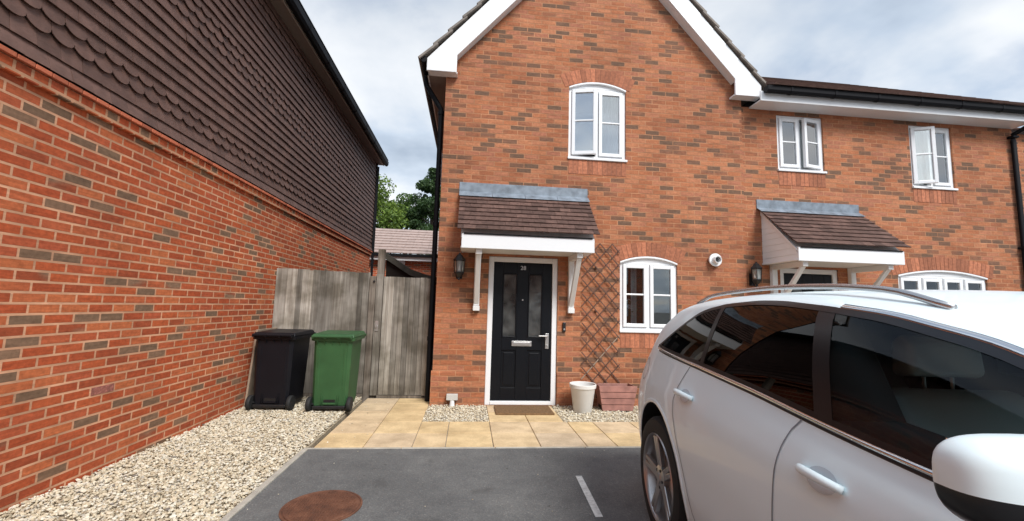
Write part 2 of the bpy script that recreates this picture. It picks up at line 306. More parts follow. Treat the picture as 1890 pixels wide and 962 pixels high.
# leaves
def leaf(name, lo, hi):
    m, t, p = mat(name); g = t.nodes.new('ShaderNodeNewGeometry')
    c = ramp(t, g.outputs['Random Per Island'], [(0, lo), (.6, [(a + b) / 2 for a, b in zip(lo, hi)]), (1, hi)])
    t.links.new(c, p.inputs['Base Color']); p.inputs['Roughness'].default_value = .6
    o = t.nodes['Material Output']; tl = t.nodes.new('ShaderNodeBsdfTranslucent'); t.links.new(c, tl.inputs[0]); ms_ = t.nodes.new('ShaderNodeMixShader'); ms_.inputs[0].default_value = .3
    t.links.new(p.outputs[0], ms_.inputs[1]); t.links.new(tl.outputs[0], ms_.inputs[2]); t.links.new(ms_.outputs[0], o.inputs[0]); return m
M['leaf_light'] = leaf('light leaves', (.07, .13, .015), (.22, .32, .05))
M['leaf_mid'] = leaf('mid leaves', (.045, .095, .016), (.12, .21, .035))
M['leaf_dark'] = leaf('dark leaves', (.025, .058, .018), (.065, .12, .032))

# ------------------------------------------------------------------ ground, drive, paving, gravel
TX = -1.46; TY = 4.37
kind(MB().box(-300, 300, -300, 300, -.5, -.12).build('ground', M['ground']), 'structure')
kind(MB().box(TX, 40, -30, TY, -.11, 0.0).build('driveway', M['tarmac']), 'structure')
kb = MB()
y = TY - .02
while y > -6: kb.box(TX - .052, TX - .002, y - .91, y - .004, -.10, .012); y -= .914
x = TX - .052
while x < 14: kb.box(x, x + .908, TY + .002, TY + .032, -.10, .006); x += .914
kind(kb.build('kerb', M['kerb'], bevel=.006), 'structure')
# paving slabs
pv = MB(); g_ = .004
def slab(x0, x1, y0, y1):
    t = rng.uniform(-.0015, .0015)
    pv.box(x0 + g_, x1 - g_, y0 + g_, y1 - g_, -.05, .004 + t)
yr = [4.405, 4.87, 5.335]
xj = [-1.43, -.97, -.505, -.18, .30, .78, 1.26, 1.58, 2.05, 2.53, 3.0, 3.48, 3.96, 4.44, 4.92, 5.4, 5.88, 6.36, 6.84]
for i in range(len(xj) - 1):
    slab(xj[i], xj[i + 1], yr[0], yr[1]); slab(xj[i], xj[i + 1], yr[1], yr[2])
for a, b_ in ((5.335, 5.80), (5.80, 6.265), (6.265, 6.60)):
    slab(-1.43, -.97, a, b_); slab(-.97, -.505, a, b_)
for a, b_ in ((5.335, 5.80), (5.80, 6.19)):
    slab(.30, .78, a, b_); slab(.78, 1.22, a, b_)
kind(pv.build('paving', M['paving'], bevel=.004), 'structure')
kind(MB().box(-1.44, 7, 4.40, 6.6, -.11, -.012).build('paving_bed', M['kerb']), 'structure')
bed = MB()
bed.box(-2.95, TX - .05, -6, 6.7, -.11, -.03); bed.box(-.505, .30, 5.335, 6.25, -.1, -.010); bed.box(1.22, 7, 5.335, 6.3, -.1, -.010)
kind(bed.build('gravel_bed', M['subsoil']), 'structure')
# stones
def icos():
    bm = bmesh.new(); bmesh.ops.create_icosphere(bm, subdivisions=1, radius=1); v = np.array([x.co for x in bm.verts]); f = np.array([[q.index for q in x.verts] for x in bm.faces]); bm.free(); return v, f
IV, IF = icos()
def gz(x, y):   # the bed rises a little towards the near end of the wall
    return .03 * np.clip((5.2 - y) / 3, 0, 1) * np.clip((-1.6 - x) / 1.2, 0, 1)
def stones(pos, sizes):
    n = len(pos); V = []; 
    for i in range(n):
        v = IV * rng.uniform(.62, 1.2, IV.shape[0])[:, None]
        v = v * np.array([1, rng.uniform(.6, .95), rng.uniform(.4, .7)]) * sizes[i]
        a = rng.uniform(0, 6.28); b_ = rng.normal(0, .35); ca, sa, cb, sb = math.cos(a), math.sin(a), math.cos(b_), math.sin(b_)
        Rm = np.array([[ca, -sa, 0], [sa, ca, 0], [0, 0, 1]]) @ np.array([[1, 0, 0], [0, cb, -sb], [0, sb, cb]])
        V.append(v @ Rm.T + pos[i])
    V = np.concatenate(V); F = (IF[None] + (np.arange(n) * len(IV))[:, None, None]).reshape(-1, 3)
    return V, F
P_, S_ = [], []
def scatter(x0, x1, y0, y1, dens, size):
    n = int((x1 - x0) * (y1 - y0) * dens)
    X = rng.uniform(x0, x1, n); Y = rng.uniform(y0, y1, n); Z = rng.uniform(-.022, .012, n)
    P_.append(np.stack([X, Y, Z + gz(X, Y)], 1)); S_.append(rng.lognormal(math.log(size), .28, n))
scatter(-2.88, TX - .065, 2.0, 6.65, 5400, .0118)
scatter(-2.88, TX - .07, .5, 2.0, 1100, .016)
scatter(-.50, .29, 5.35, 6.19, 4200, .0118)
scatter(1.235, 4.2, 5.35, 6.19, 3600, .0118)
# strays on the paving and the tarmac
P_.append(np.stack([rng.uniform(-1.42, -1.0, 26), rng.uniform(4.5, 6.4, 26), np.full(26, .012)], 1)); S_.append(np.full(26, .009))
P_.append(np.stack([rng.uniform(-1.45, 1.4, 22), rng.uniform(2.6, 4.3, 22), np.full(22, .004)], 1)); S_.append(rng.uniform(.003, .007, 22))
V_, F_ = stones(np.concatenate(P_), np.concatenate(S_))
me = bpy.data.meshes.new('gravel'); me.from_pydata(V_.tolist(), [], F_.tolist()); me.materials.append(M['gravel'])
go = finish('gravel', me); kind(go, 'stuff'); go['label'] = 'cream and brown decorative gravel'; go['category'] = 'gravel'
# white bay marking and manhole
ml = MB(); ml.add([(.905, 2.96, .004), (.958, 2.96, .004), (.998, 3.66, .004), (.945, 3.66, .004)], [(0, 1, 2, 3)])
ml.add([(.70, -.6, .004), (.755, -.6, .004), (.80, .3, .004), (.745, .3, .004)], [(0, 1, 2, 3)])
kind(ml.build('parking_line', M['line']), 'structure')
mh = thing('manhole_cover', 'round rusty brown cast iron manhole cover set in the tarmac', 'manhole cover', (-.945, 3.18, 0))
MB().lathe([(.262, -.02), (.262, .006), (.25, .008), (.246, .003)], (-.945, 3.18, 0), 48).build('frame_ring', M['rust'], mh)
cv = MB().lathe([(.240, -.02), (.240, .008), (.236, .010)], (-.945, 3.18, 0), 48)
for i in range(-11, 12):
    for j in range(-11, 12):
        x, y = i * .02, j * .02
        if x * x + y * y < .222 ** 2:
            if (i + j) % 2: cv.box(-.945 + x - .007, -.945 + x + .007, 3.18 + y - .003, 3.18 + y + .003, .009, .0135)
            else: cv.box(-.945 + x - .003, -.945 + x + .003, 3.18 + y - .007, 3.18 + y + .007, .009, .0135)
cv.build('cover_plate', M['rust'], mh); rebase(mh)

# ------------------------------------------------------------------ walls with openings
D = 6.2
def arch_loop(x0, x1, z0, zs, rise, n=10):
    pts = [(x0, z0), (x1, z0)]
    if rise <= 0: return pts + [(x1, zs), (x0, zs)]
    w = x1 - x0; r = (w * w / 4 + rise * rise) / (2 * rise); cxm = (x0 + x1) / 2; cz = zs + rise - r; a = math.asin(w / 2 / r)
    return pts + [(cxm + r * math.sin(a - 2 * a * k / n), cz + r * math.cos(a - 2 * a * k / n)) for k in range(n + 1)]
def wall_with_holes(name, outer, holes, y0, depth, mats, parent, reveal=None):
    bm = bmesh.new(); edges = []
    def loop(pts):
        vs = [bm.verts.new((x, y0, z)) for x, z in pts]
        return [bm.edges.new((vs[i], vs[(i + 1) % len(vs)])) for i in range(len(vs))]
    edges += loop(outer)
    for h in holes: edges += loop(h)
    bmesh.ops.triangle_fill(bm, edges=edges, use_beauty=True)
    for f in bm.faces:
        if f.normal.y > 0: f.normal_flip()
    be = [e for e in bm.edges if len(e.link_faces) == 1]
    r = bmesh.ops.extrude_edge_only(bm, edges=be)
    for v in [g for g in r['geom'] if isinstance(g, bmesh.types.BMVert)]: v.co.y += depth
    for f in bm.faces:
        if abs(f.normal.y) < .5: f.material_index = 1
    me = bpy.data.meshes.new(name); bm.to_mesh(me); bm.free()
    for m_ in mats: me.materials.append(m_)
    return finish(name, me, parent)
def arch_bricks(mb, back, x0, x1, zs, rise, h, n, yf):
    w = x1 - x0; r = (w * w / 4 + rise * rise) / (2 * rise); cxm = (x0 + x1) / 2; cz = zs + rise - r; a = math.asin(w / 2 / r) * 1.09
    for k in range(n):
        t0 = -a + 2 * a * k / n + .05 * a / n * 2; t1 = -a + 2 * a * (k + 1) / n - .05 * a / n * 2
        pts = [(cxm + q * math.sin(tt), cz + q * math.cos(tt)) for q, tt in ((r + .002, t0), (r + .002, t1), (r + h, t1), (r + h, t0))]
        mb.prism(pts, 'y', yf - .004 - rng.uniform(0, .002), yf + .05)
    arc = [(cxm + r * math.sin(-a + 2 * a * k / 12), cz + r * math.cos(-a + 2 * a * k / 12)) for k in range(13)]
    arc2 = [(cxm + (r + h) * math.sin(a - 2 * a * k / 12), cz + (r + h) * math.cos(a - 2 * a * k / 12)) for k in range(13)]
    back.prism(arc + arc2, 'y', yf - .0015, yf + .04)
def sill_bricks(mb, back, x0, x1, ztop, h, yf):
    n = round((x1 - x0) / .075); w = (x1 - x0) / n
    for k in range(n): mb.box(x0 + k * w + .005, x0 + (k + 1) * w - .005, yf - .004 - rng.uniform(0, .002), yf + .04, ztop - h, ztop)
    back.box(x0, x1, yf - .0015, yf + .03, ztop - h - .004, ztop)

def window(parent, label, x0, x1, z0, zs, rise, yf, lights, opens, curtain, headbox=0.0, transom=.52):
    """lights: number of sashes; opens: {index: (angle deg, 'L'/'R' hinge)}"""
    lp = arch_loop(x0, x1, z0, zs, rise)
    y0 = yf + .028; fr = .05
    f = MB()
    f.box(x0, x0 + fr, y0, y0 + .07, z0, zs); f.box(x1 - fr, x1, y0, y0 + .07, z0, zs); f.box(x0 + fr, x1 - fr, y0 + .001, y0 + .069, z0, z0 + fr)
    if rise > 0:
        f.prism([(x0, zs), (x1, zs)] + lp[3:-1], 'y', y0, y0 + .07)
        f.box(x0 + fr, x1 - fr, y0 + .001, y0 + .069, zs - .035, zs - .0005)
    else: f.box(x0 + fr, x1 - fr, y0 + .001, y0 + .069, zs - fr, zs)
    lw = (x1 - x0 - 2 * fr) / lights
    for k in range(1, lights): f.box(x0 + fr + k * lw - .022, x0 + fr + k * lw + .022, y0 + .002, y0 + .068, z0 + fr, zs - .035)
    fo = f.build('window', M['upvc'], parent, bevel=.006, label=label)
    if headbox: MB().box(x0 - .002, x1 + .002, y0 - .008, y0 + .06, zs + .002, zs + headbox).build('head_panel', M['upvc'], fo)
    if rise > 0:   # curved drip head
        top = lp[2:]; th = [(x, z - .026) for x, z in top[::-1]]
        MB().prism(top + th, 'y', yf - .012, y0 + .002).build('curved_head', M['upvc'], fo, bevel=.004)
    MB().box(x0 - .012, x1 + .016, yf - .028, y0 + .03, z0 - .026, z0 + .010).build('sill', M['upvc'], fo, bevel=.006)
    za, zb = z0 + fr + .006, zs - (.035 if rise > 0 else fr) - .006
    for k in range(lights):
        a0 = x0 + fr + k * lw + (.003 if k == 0 else .024); a1 = x0 + fr + (k + 1) * lw - (.003 if k == lights - 1 else .024)
        s = .052
        mid = za + (zb - za) * transom
        c = MB(); W_ = a1 - a0
        # sash modelled with its hinge at local x=0
        c.box(0, s, -.02, .03, 0, zb - za); c.box(W_ - s, W_, -.02, .03, 0, zb - za); c.box(s, W_ - s, -.0195, .0295, 0, s); c.box(s, W_ - s, -.0195, .0295, zb - za - s, zb - za)
        c.box(s, W_ - s, -.012, .014, mid - za - .012, mid - za + .012)
        gl = MB().box(s - .005, W_ - s + .005, .002, .008, s - .005, zb - za - s + .005)
        ang, hinge = opens.get(k, (0, 'L'))
        if hinge == 'R':
            c.v = [(x - W_, y, z) for x, y, z in c.v]; gl.v = [(x - W_, y, z) for x, y, z in gl.v]; org = Vector((a1, y0 - .004, za)); rot = Matrix.Rotation(R(ang), 4, 'Z')
        else: org = Vector((a0, y0 - .004, za)); rot = Matrix.Rotation(R(-ang), 4, 'Z')
        T = Matrix.Translation(org) @ rot
        for q in (c, gl): q.v = [tuple(T @ Vector(p)) for p in q.v]
        c.build('casement', M['upvc'], fo, bevel=.005); gl.build('glass_pane', M['glass_upper'] if z0 > 3 else M['glass'], fo)
    # room behind and curtains
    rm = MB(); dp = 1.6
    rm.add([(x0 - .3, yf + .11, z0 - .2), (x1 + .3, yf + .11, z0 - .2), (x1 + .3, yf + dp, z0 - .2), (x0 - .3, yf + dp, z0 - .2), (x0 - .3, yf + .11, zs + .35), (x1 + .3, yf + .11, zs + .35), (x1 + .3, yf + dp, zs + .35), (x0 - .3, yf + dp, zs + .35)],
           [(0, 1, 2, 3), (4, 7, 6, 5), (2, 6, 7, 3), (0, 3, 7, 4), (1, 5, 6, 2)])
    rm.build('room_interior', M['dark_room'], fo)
    if curtain:
        cu = MB()
        for (c0, c1, mt_) in curtain:
            n = int((c1 - c0) / .012); vs = []
            for i in range(n + 1):
                x = c0 + (c1 - c0) * i / n; y = yf + .15 + .018 * math.sin(i * .9) + .012 * math.sin(i * .37 + 1)
                vs += [(x, y, z0 - .1), (x, y, zs + .2)]
            cu.add(vs, [(2 * i, 2 * i + 2, 2 * i + 3, 2 * i + 1) for i in range(n)])
        cu.build('curtain', M[curtain[0][2]], fo, smooth=True)
    return fo

def canopy(parent, X0, X1, yw, yf, bx, cheekL=True):
    zt, zb, zf = 3.06, 2.392, 2.335
    o = MB(); 
    # soffit and backing deck
    o.prism([(yw, zt - .03), (yf + .03, zb - .06), (yf + .03, zb - .09), (yw, zt - .10)], 'x', X0 + .05, X1 - .05)
    o.box(X0 + .05, X1 - .05, yf + .03, yw - .002, 2.165, 2.185)
    can = o.build('canopy', M['white_paint'], parent)
    MB().box(X0 + .06, X1 - .06, yf, yf + .025, 2.155, 2.350).build('fascia', M['upvc'], can, bevel=.005)
    for xx in (X0 + .06, X1 - .085):
        ck = MB()
        zs_ = 2.16
        while zs_ < zt - .08:
            z2 = min(zs_ + .095, zt - .06)
            def yat(z): return yw - .002 if z >= zt - .06 else max(yf + .027, yw - (zt - .07 - z) / (zt - .07 - 2.31) * (yw - yf - .03))
            ck.prism([(yw - .002, zs_), (yat(zs_), zs_), (yat(z2 - .006), z2 - .006), (yw - .002, z2 - .006)], 'x', xx + .003, xx + .022)
            ck.prism([(yw - .002, z2 - .006), (yat(z2 - .006), z2 - .006), (yat(z2), z2), (yw - .002, z2)], 'x', xx + .009, xx + .016)
            zs_ = z2
        ck.build('cheek', M['white_paint'], can)
    # tile courses
    tl = MB(); ln = math.hypot(yw - yf + .04, zt - zb); ncs = 9; dy = (yf - .04 - yw) / ln; dz = (zb - zt) / ln; ny, nz_ = dz, -dy
    if nz_ < 0: ny, nz_ = -ny, -nz_
    gg = ln / ncs; nt_ = int(round((X1 - X0) / .165)); tw = (X1 - X0) / nt_
    for c_ in range(ncs):
        s0 = c_ * gg - .02; s1 = (c_ + 1) * gg
        off = 0 if c_ % 2 else -tw / 2
        for k in range(nt_ + 1):
            a = max(X0, X0 + off + k * tw) + .0015; b_ = min(X1, X0 + off + (k + 1) * tw) - .0015
            if b_ - a < .02: continue
            j = rng.uniform(-.0015, .0025); vs = []
            for x in (a, b_):
                for s, lo, hi in ((s0, 0, .008), (s1, .012 + j, .026 + j)):
                    for q in (lo, hi): vs.append((x, yw + dy * s + ny * q, zt + dz * s + nz_ * q))
            tl.add(vs, [(0, 1, 3, 2), (4, 6, 7, 5), (0, 2, 6, 4), (1, 5, 7, 3), (0, 4, 5, 1), (2, 3, 7, 6)])
    tl.build('tiles', M['tile'], can)
    # dark gutter strip under the last course
    MB().box(X0 + .09, X1 - .09, yf - .012, yf - .002, 2.340, 2.358).build('drip_strip', M['gutter'], can)
    fl = MB(); nseg = 4; w = (X1 - X0 + .03) / nseg
    fl.box(X0 - .015, X1 + .0, yw - .014, yw - .003, 3.06, 3.215)
    for k in range(nseg):
        a = X0 - .015 + k * w; b_ = a + w - .004
        fl.add([(a, yw - .012, 3.08), (b_, yw - .012, 3.08), (b_, yw + dy * .13 + ny * .034, zt + dz * .13 + nz_ * .034), (a, yw + dy * .13 + ny * .034, zt + dz * .13 + nz_ * .034),
                (a, yw - .006, 3.07), (b_, yw - .006, 3.07), (b_, yw + dy * .13 + ny * .030, zt + dz * .13 + nz_ * .030), (a, yw + dy * .13 + ny * .030, zt + dz * .13 + nz_ * .030)],
               [(0, 1, 2, 3), (7, 6, 5, 4), (0, 4, 5, 1), (2, 6, 7, 3), (0, 3, 7, 4), (1, 5, 6, 2)])
    fl.build('lead_flashing', M['lead'], can, bevel=.003)
    for x in bx:
        bk = MB(); hw = .042
        bk.box(x - hw, x + hw, yw - .075, yw - .003, 1.40, 2.163)
        bk.box(x - hw, x + hw, yf + .06, yw - .078, 2.085, 2.163)
        bk.prism([(yw - .076, 1.42), (yw - .076, 1.52), (yf + .14, 2.084), (yf + .09, 2.084)], 'x', x - hw + .006, x + hw - .006)
        bk.box(x - hw - .006, x + hw + .006, yw - .088, yw - .003, 1.325, 1.398)
        bk.build('bracket', M['white_paint'], can, bevel=.008)
    return can

def door(parent, x0, x1, yf, ztop, label):
    fr = .075
    f = MB(); y0 = yf + .02
    f.box(x0, x0 + fr, y0, y0 + .07, .0, ztop); f.box(x1 - fr, x1, y0, y0 + .07, .0, ztop); f.box(x0 + fr, x1 - fr, y0 + .001, y0 + .069, ztop - fr, ztop); f.box(x0 + fr, x1 - fr, y0 - .012, y0 + .069, .005, .055)
    fo = f.build('door', M['upvc'], parent, bevel=.006, label=label)
    a, b_ = x0 + fr + .004, x1 - fr - .004; yl = y0 + .022; zb, zt = .06, ztop - fr - .005; w = b_ - a
    lf = MB()
    st = w * .16; mu = w * .19; pw = (w - 2 * st - mu) / 2
    p1 = (a + st, a + st + pw); p2 = (a + st + pw + mu, b_ - st)
    zg0, zg1 = .955, 1.885; zl1, zl0 = .77, .24
    lf.box(a, p1[0], yl, yl + .045, zb, zt); lf.box(p2[1], b_, yl, yl + .045, zb, zt); lf.box(p1[1], p2[0], yl, yl + .045, zb, zt)
    for p_ in (p1, p2):
        lf.box(p_[0], p_[1], yl + .0005, yl + .0445, zb, zl0); lf.box(p_[0], p_[1], yl + .0005, yl + .0445, zl1, zg0); lf.box(p_[0], p_[1], yl + .0005, yl + .0445, zg1, zt)
        lf.box(p_[0], p_[1], yl + .014, yl + .035, zl0, zl1)          # recessed lower panel
        lf.box(p_[0] + .035, p_[1] - .035, yl + .004, yl + .02, zl0 + .035, zl1 - .035)   # raised field
        # glazing bead
        for q in ((p_[0], p_[0] + .016, zg0, zg1), (p_[1] - .016, p_[1], zg0, zg1), (p_[0] + .016, p_[1] - .016, zg0, zg0 + .016), (p_[0] + .016, p_[1] - .016, zg1 - .016, zg1)):
            lf.box(q[0], q[1], yl - .007, yl + .012, q[2], q[3])
    lf.build('door_leaf', M['door'], fo, bevel=.005)
    gl = MB()
    for p_ in (p1, p2): gl.box(p_[0] + .01, p_[1] - .01, yl + .010, yl + .018, zg0 + .01, zg1 - .01)
    gl.build('door_glass', M['door_glass'], fo)
    cxm = (a + b_) / 2
    lb = MB().box(cxm - .145, cxm + .145, yl - .012, yl - .0005, .83, .905); lb.box(cxm - .125, cxm + .125, yl - .018, yl - .0125, .846, .889); lb.build('letterbox', M['satin'], fo, bevel=.004)
    h = MB().box(b_ - .085, b_ - .035, yl - .010, yl - .0005, .80, 1.02); h.tube([(b_ - .06, yl - .01, .985), (b_ - .06, yl - .055, .985), (b_ - .08, yl - .06, .985), (b_ - .19, yl - .055, .985)], .011)
    h.lathe([(.012, 0), (.012, .006)], (b_ - .06, yl - .0175, .85), 16, 'y'); h.build('door_handle', M['satin'], fo, bevel=.002)
    MB().lathe([(.011, 0), (.011, .012)], (cxm, yl - .012, 1.50), 16, 'y').build('spy_hole', M['satin'], fo)
    if x0 > 2: return fo        # no number can be made out on the second door
    tx = bpy.data.curves.new('door_number', 'FONT'); tx.body = '28'; tx.size = .085; tx.extrude = .003; tx.align_x = 'CENTER'
    to = bpy.data.objects.new('tmp', tx); C.objects.link(to); bpy.context.view_layer.update()
    me = bpy.data.meshes.new_from_object(to.evaluated_get(bpy.context.evaluated_depsgraph_get())); bpy.data.objects.remove(to)
    me.transform(Matrix.Translation((cxm, yl - .004, 1.945)) @ Matrix.Rotation(R(90), 4, 'X')); me.materials.clear(); me.materials.append(M['satin'])
    finish('door_number', me, fo)
    return fo

# ================================================================== gabled house
house = thing('brick_house', 'orange brick gabled house with white bargeboards and a dark front door', 'house', (0, 0, 0))
XL, XJ, XE = -.475, 4.28, 9.33
AX, AZ = 1.885, 7.80
w1 = (1.43, 2.345, 3.70, 4.845, .10); wl = (2.25, 3.155, 1.09, 2.125, .09)
gable = [(XL, -.1), (XJ, -.1), (XJ, 5.12), (AX, AZ + .15), (XL, 5.12)]
wall_with_holes('wall', gable, [arch_loop(*w1), arch_loop(*wl), [(.270, .0), (1.300, .0), (1.300, 2.13), (.270, 2.13)]], D, .12, (M['brick'], M['brick_side']), house)
MB().box(XL, XL + .15, D + .121, 14, -.1, 5.0).build('side_wall', M['brick_side'], house)
MB().box(XL + .15, XJ, 13.85, 14, -.1, 5.0).build('rear_wall', M['brick'], house)
# plinth, projecting 18 mm with a splayed top course
pl = MB()
for a, b_ in ((XL - .018, .262), (1.308, XJ)): pl.prism([(D - .018, -.1), (D - .018, .44), (D - .001, .475), (D - .001, -.1)], 'x', a, b_)
pl.build('plinth', M['brick'], house)
def arch_part(parent, *a):
    v_, k_ = MB(), MB(); arch_bricks(v_, k_, *a); v_.add(k_.v, k_.f, 1); v_.build('brick_arch', [M['voussoir'], M['mortar']], parent)
def sill_part(parent, *a):
    v_, k_ = MB(), MB(); sill_bricks(v_, k_, *a); v_.add(k_.v, k_.f, 1); v_.build('brick_sill', [M['voussoir'], M['mortar']], parent)
for q in (w1, wl): arch_part(house, q[0] - .02, q[1] + .02, q[3] + .004, q[4], .215, 15, D); sill_part(house, q[0], q[1], q[2] - .03, .22, D)
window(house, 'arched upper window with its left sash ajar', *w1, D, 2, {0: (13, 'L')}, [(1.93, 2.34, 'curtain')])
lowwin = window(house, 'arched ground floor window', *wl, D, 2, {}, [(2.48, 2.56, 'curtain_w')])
door(house, .272, 1.298, D, 2.128, 'dark blue black front door with two tall glazed panels')
canopy(house, -.19, 1.735, D, 5.60, (.105, 1.49))
# bargeboards
def barge(sgn):
    mb = MB(); f = lambda x: AX + sgn * (x - AX) if sgn < 0 else x
    X = lambda dx: AX + sgn * dx
    pts = [(X(0), 7.62), (X(2.20), 5.11), (X(2.20), 4.84), (X(2.64), 4.84), (X(2.64), 5.03), (X(0), 8.04)]
    mb.prism(pts, 'y', 6.04, 6.075); return mb.build('bargeboard', M['upvc'], house, bevel=.006)
b1 = barge(-1); b2 = barge(1)
for sg in (-1, 1):
    X = lambda dx: AX + sg * dx
    mb = MB(); a, b_ = sorted((X(2.19), X(2.64))); mb.box(a, b_, 6.0755, 6.197, 4.84, 4.865); mb.build('box_end_soffit', M['upvc'], house)
    # under-verge soffit following the slope
    MB().prism([(X(0), 7.66), (X(2.23), 5.12), (X(2.23), 5.09), (X(0), 7.60)], 'y', 6.0755, 6.199).build('verge_soffit', M['upvc'], house)
# side eaves: soffit, fascia, gutter
MB().box(-.735, XL - .001, 6.199, 13.9, 4.84, 4.86).build('soffit', M['fascia_dark'], house)
MB().box(-.755, -.736, 6.08, 13.9, 4.84, 5.02).build('fascia', M['upvc'], house)
gt = MB(); gt.prism([(-.85, 5.05), (-.845, 4.98), (-.82, 4.955), (-.79, 4.955), (-.757, 4.98), (-.757, 5.05)], 'y', 6.03, 13.9)
gt.build('gutter', M['gutter'], house, bevel=.006)
dpn = MB(); dpn.tube([(-.80, 6.42, 4.96), (-.80, 6.42, 4.82), (-.545, 6.42, 4.42), (-.545, 6.42, 4.3), (-.545, 6.42, -.05)], .038, 14)
for z in (4.36, 2.6, .9): dpn.lathe([(.047, -.03), (.047, .03)], (-.545, 6.42, z), 14)
dpn.build('downpipe', M['gutter'], house, smooth=True)
# roof slabs and tiles with stepped verge
def gable_roof():
    mb = MB()
    for sg in (-1, 1):
        x_e = 2.69; ln = math.hypot(x_e, x_e * 1.135); ux, uz = 1 / math.hypot(1, 1.135), 1.135 / math.hypot(1, 1.135)
        n = 13; g0 = ln / n
        for k in range(n):
            s0 = k * g0 - .0; s1 = (k + 1) * g0 + .05
            def P(s, q): return (AX + sg * (s * ux + q * uz), 8.06 - s * uz + q * ux)
            a = P(s0, 0.0); b_ = P(s1, .030); c_ = P(s1, .062); d_ = P(s0, .028)
            if sg > 0 and a[0] > XJ + .3: continue
            mb.prism([a, b_, c_, d_], 'y', 6.0 + rng.uniform(-.006, .006), 14.1)
    mb.prism([(AX - .13, 8.06), (AX, 8.18), (AX + .13, 8.06), (AX, 8.10)], 'y', 6.0, 14.1)
    return mb.build('roof', M['ctile'], house)
gable_roof()
wv = MB().box(XL - .09, XL - .002, 6.50, 6.53, 3.24, 3.75)
wv.build('side_window', M['upvc'], house, bevel=.004)
fv = MB().lathe([(.10, -.06), (.10, -.035), (.075, -.03), (.06, -.06), (.055, -.13), (.048, -.13), (.046, -.05)], (3.745, D, 2.20), 24, 'y')
fvo = fv.build('flue_vent', M['upvc'], house, smooth=True)
MB().lathe([(.03, -.10), (.03, -.09)], (3.745, D, 2.20), 16, 'y').build('flue_core', M['black'], fvo)

# ================================================================== attached house to the right
D2 = D + .045
h2 = thing('terraced_house', 'lower brick house joined to the right of the gabled house, with white eaves', 'house', (0, 0, 0))
u1 = (4.92, 5.745, 3.735, 4.675, 0); u2 = (7.33, 8.14, 3.585, 4.675, 0); bw_ = (6.94, 8.58, 1.05, 2.09, .10)
wall_with_holes('wall', [(XJ, -.1), (XE, -.1), (XE, 4.76), (XJ, 4.76)], [arch_loop(*u1), arch_loop(*u2), arch_loop(*bw_), [(4.88, 0), (5.88, 0), (5.88, 2.13), (4.88, 2.13)]], D2, .12, (M['brick'], M['brick_side']), h2)
MB().box(XE - .15, XE - .001, D2 + .121, 13, -.1, 4.76).build('side_wall', M['brick_side'], h2)
MB().prism([(D2, 4.761), (13.0, 4.761), (9.62, 7.0)], 'x', XE - .15, XE - .001).build('gable_end', M['brick_side'], h2)
arch_part(h2, bw_[0] - .02, bw_[1] + .02, bw_[3] + .004, .10, .215, 25, D2)
for q in (u1, u2): sill_part(h2, q[0], q[1], q[2] - .03, .225, D2)
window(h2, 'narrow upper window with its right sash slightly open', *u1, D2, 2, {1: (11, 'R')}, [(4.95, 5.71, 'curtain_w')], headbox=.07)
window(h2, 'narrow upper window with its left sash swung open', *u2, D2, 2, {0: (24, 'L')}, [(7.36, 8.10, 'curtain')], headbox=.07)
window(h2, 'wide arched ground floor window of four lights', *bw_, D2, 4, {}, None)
door(h2, 4.882, 5.878, D2, 2.128, 'dark front door half hidden behind the car')
canopy(h2, 4.53, 6.30, D2, 5.50, (4.74, 6.08))
# eaves
MB().box(XJ + .165, XE + .02, 5.98, D2 - .001, 4.735, 4.757).build('soffit', M['upvc'], h2)
MB().box(XJ + .165, XE + .02, 5.955, 5.979, 4.735, 4.895).build('fascia', M['upvc'], h2, bevel=.004)
gt = MB(); gt.prism([(5.845, 4.94), (5.849, 4.87), (5.872, 4.838), (5.915, 4.838), (5.952, 4.86), (5.952, 4.94)], 'x', XJ + .215, XE + .22)
for k in range(7): 
    xx = XJ + .6 + k * .75; gt.prism([(5.838, 4.945), (5.842, 4.865), (5.868, 4.831), (5.917, 4.831), (5.953, 4.855), (5.953, 4.945)], 'x', xx, xx + .035)
gt.build('gutter', M['gutter'], h2, bevel=.004)
dpn = MB(); dpn.tube([(XE + .03, 5.895, 4.85), (XE + .03, 5.895, 4.76), (XE - .055, D2 - .05, 4.60), (XE - .055, D2 - .05, 4.5), (XE - .055, D2 - .05, -.05)], .036, 14)
for z in (4.56, 2.62, .9): dpn.box(XE - .11, XE - .0, D2 - .10, D2 - .002, z - .018, z + .018)
dpn.build('downpipe', M['gutter'], h2, smooth=True)
rf = MB(); ln = math.hypot(3.75, 2.42); dy, dz = 3.75 / ln, 2.42 / ln; n = 16; g0 = ln / n
for k in range(n):
    s0 = k * g0 - .04; s1 = (k + 1) * g0
    def P(s, q): return (5.87 + dy * s - dz * q, 4.935 + dz * s + dy * q)
    rf.prism([P(s0, .034), P(s1, .004), P(s1, .036), P(s0, .064)], 'x', XJ + .30, XE + .06)
rf.prism([(9.62, 7.33), (13.3, 5.0), (13.3, 5.05), (9.62, 7.40)], 'x', XJ + .3, XE + .06)
rf.build('roof', M['tile'], h2)

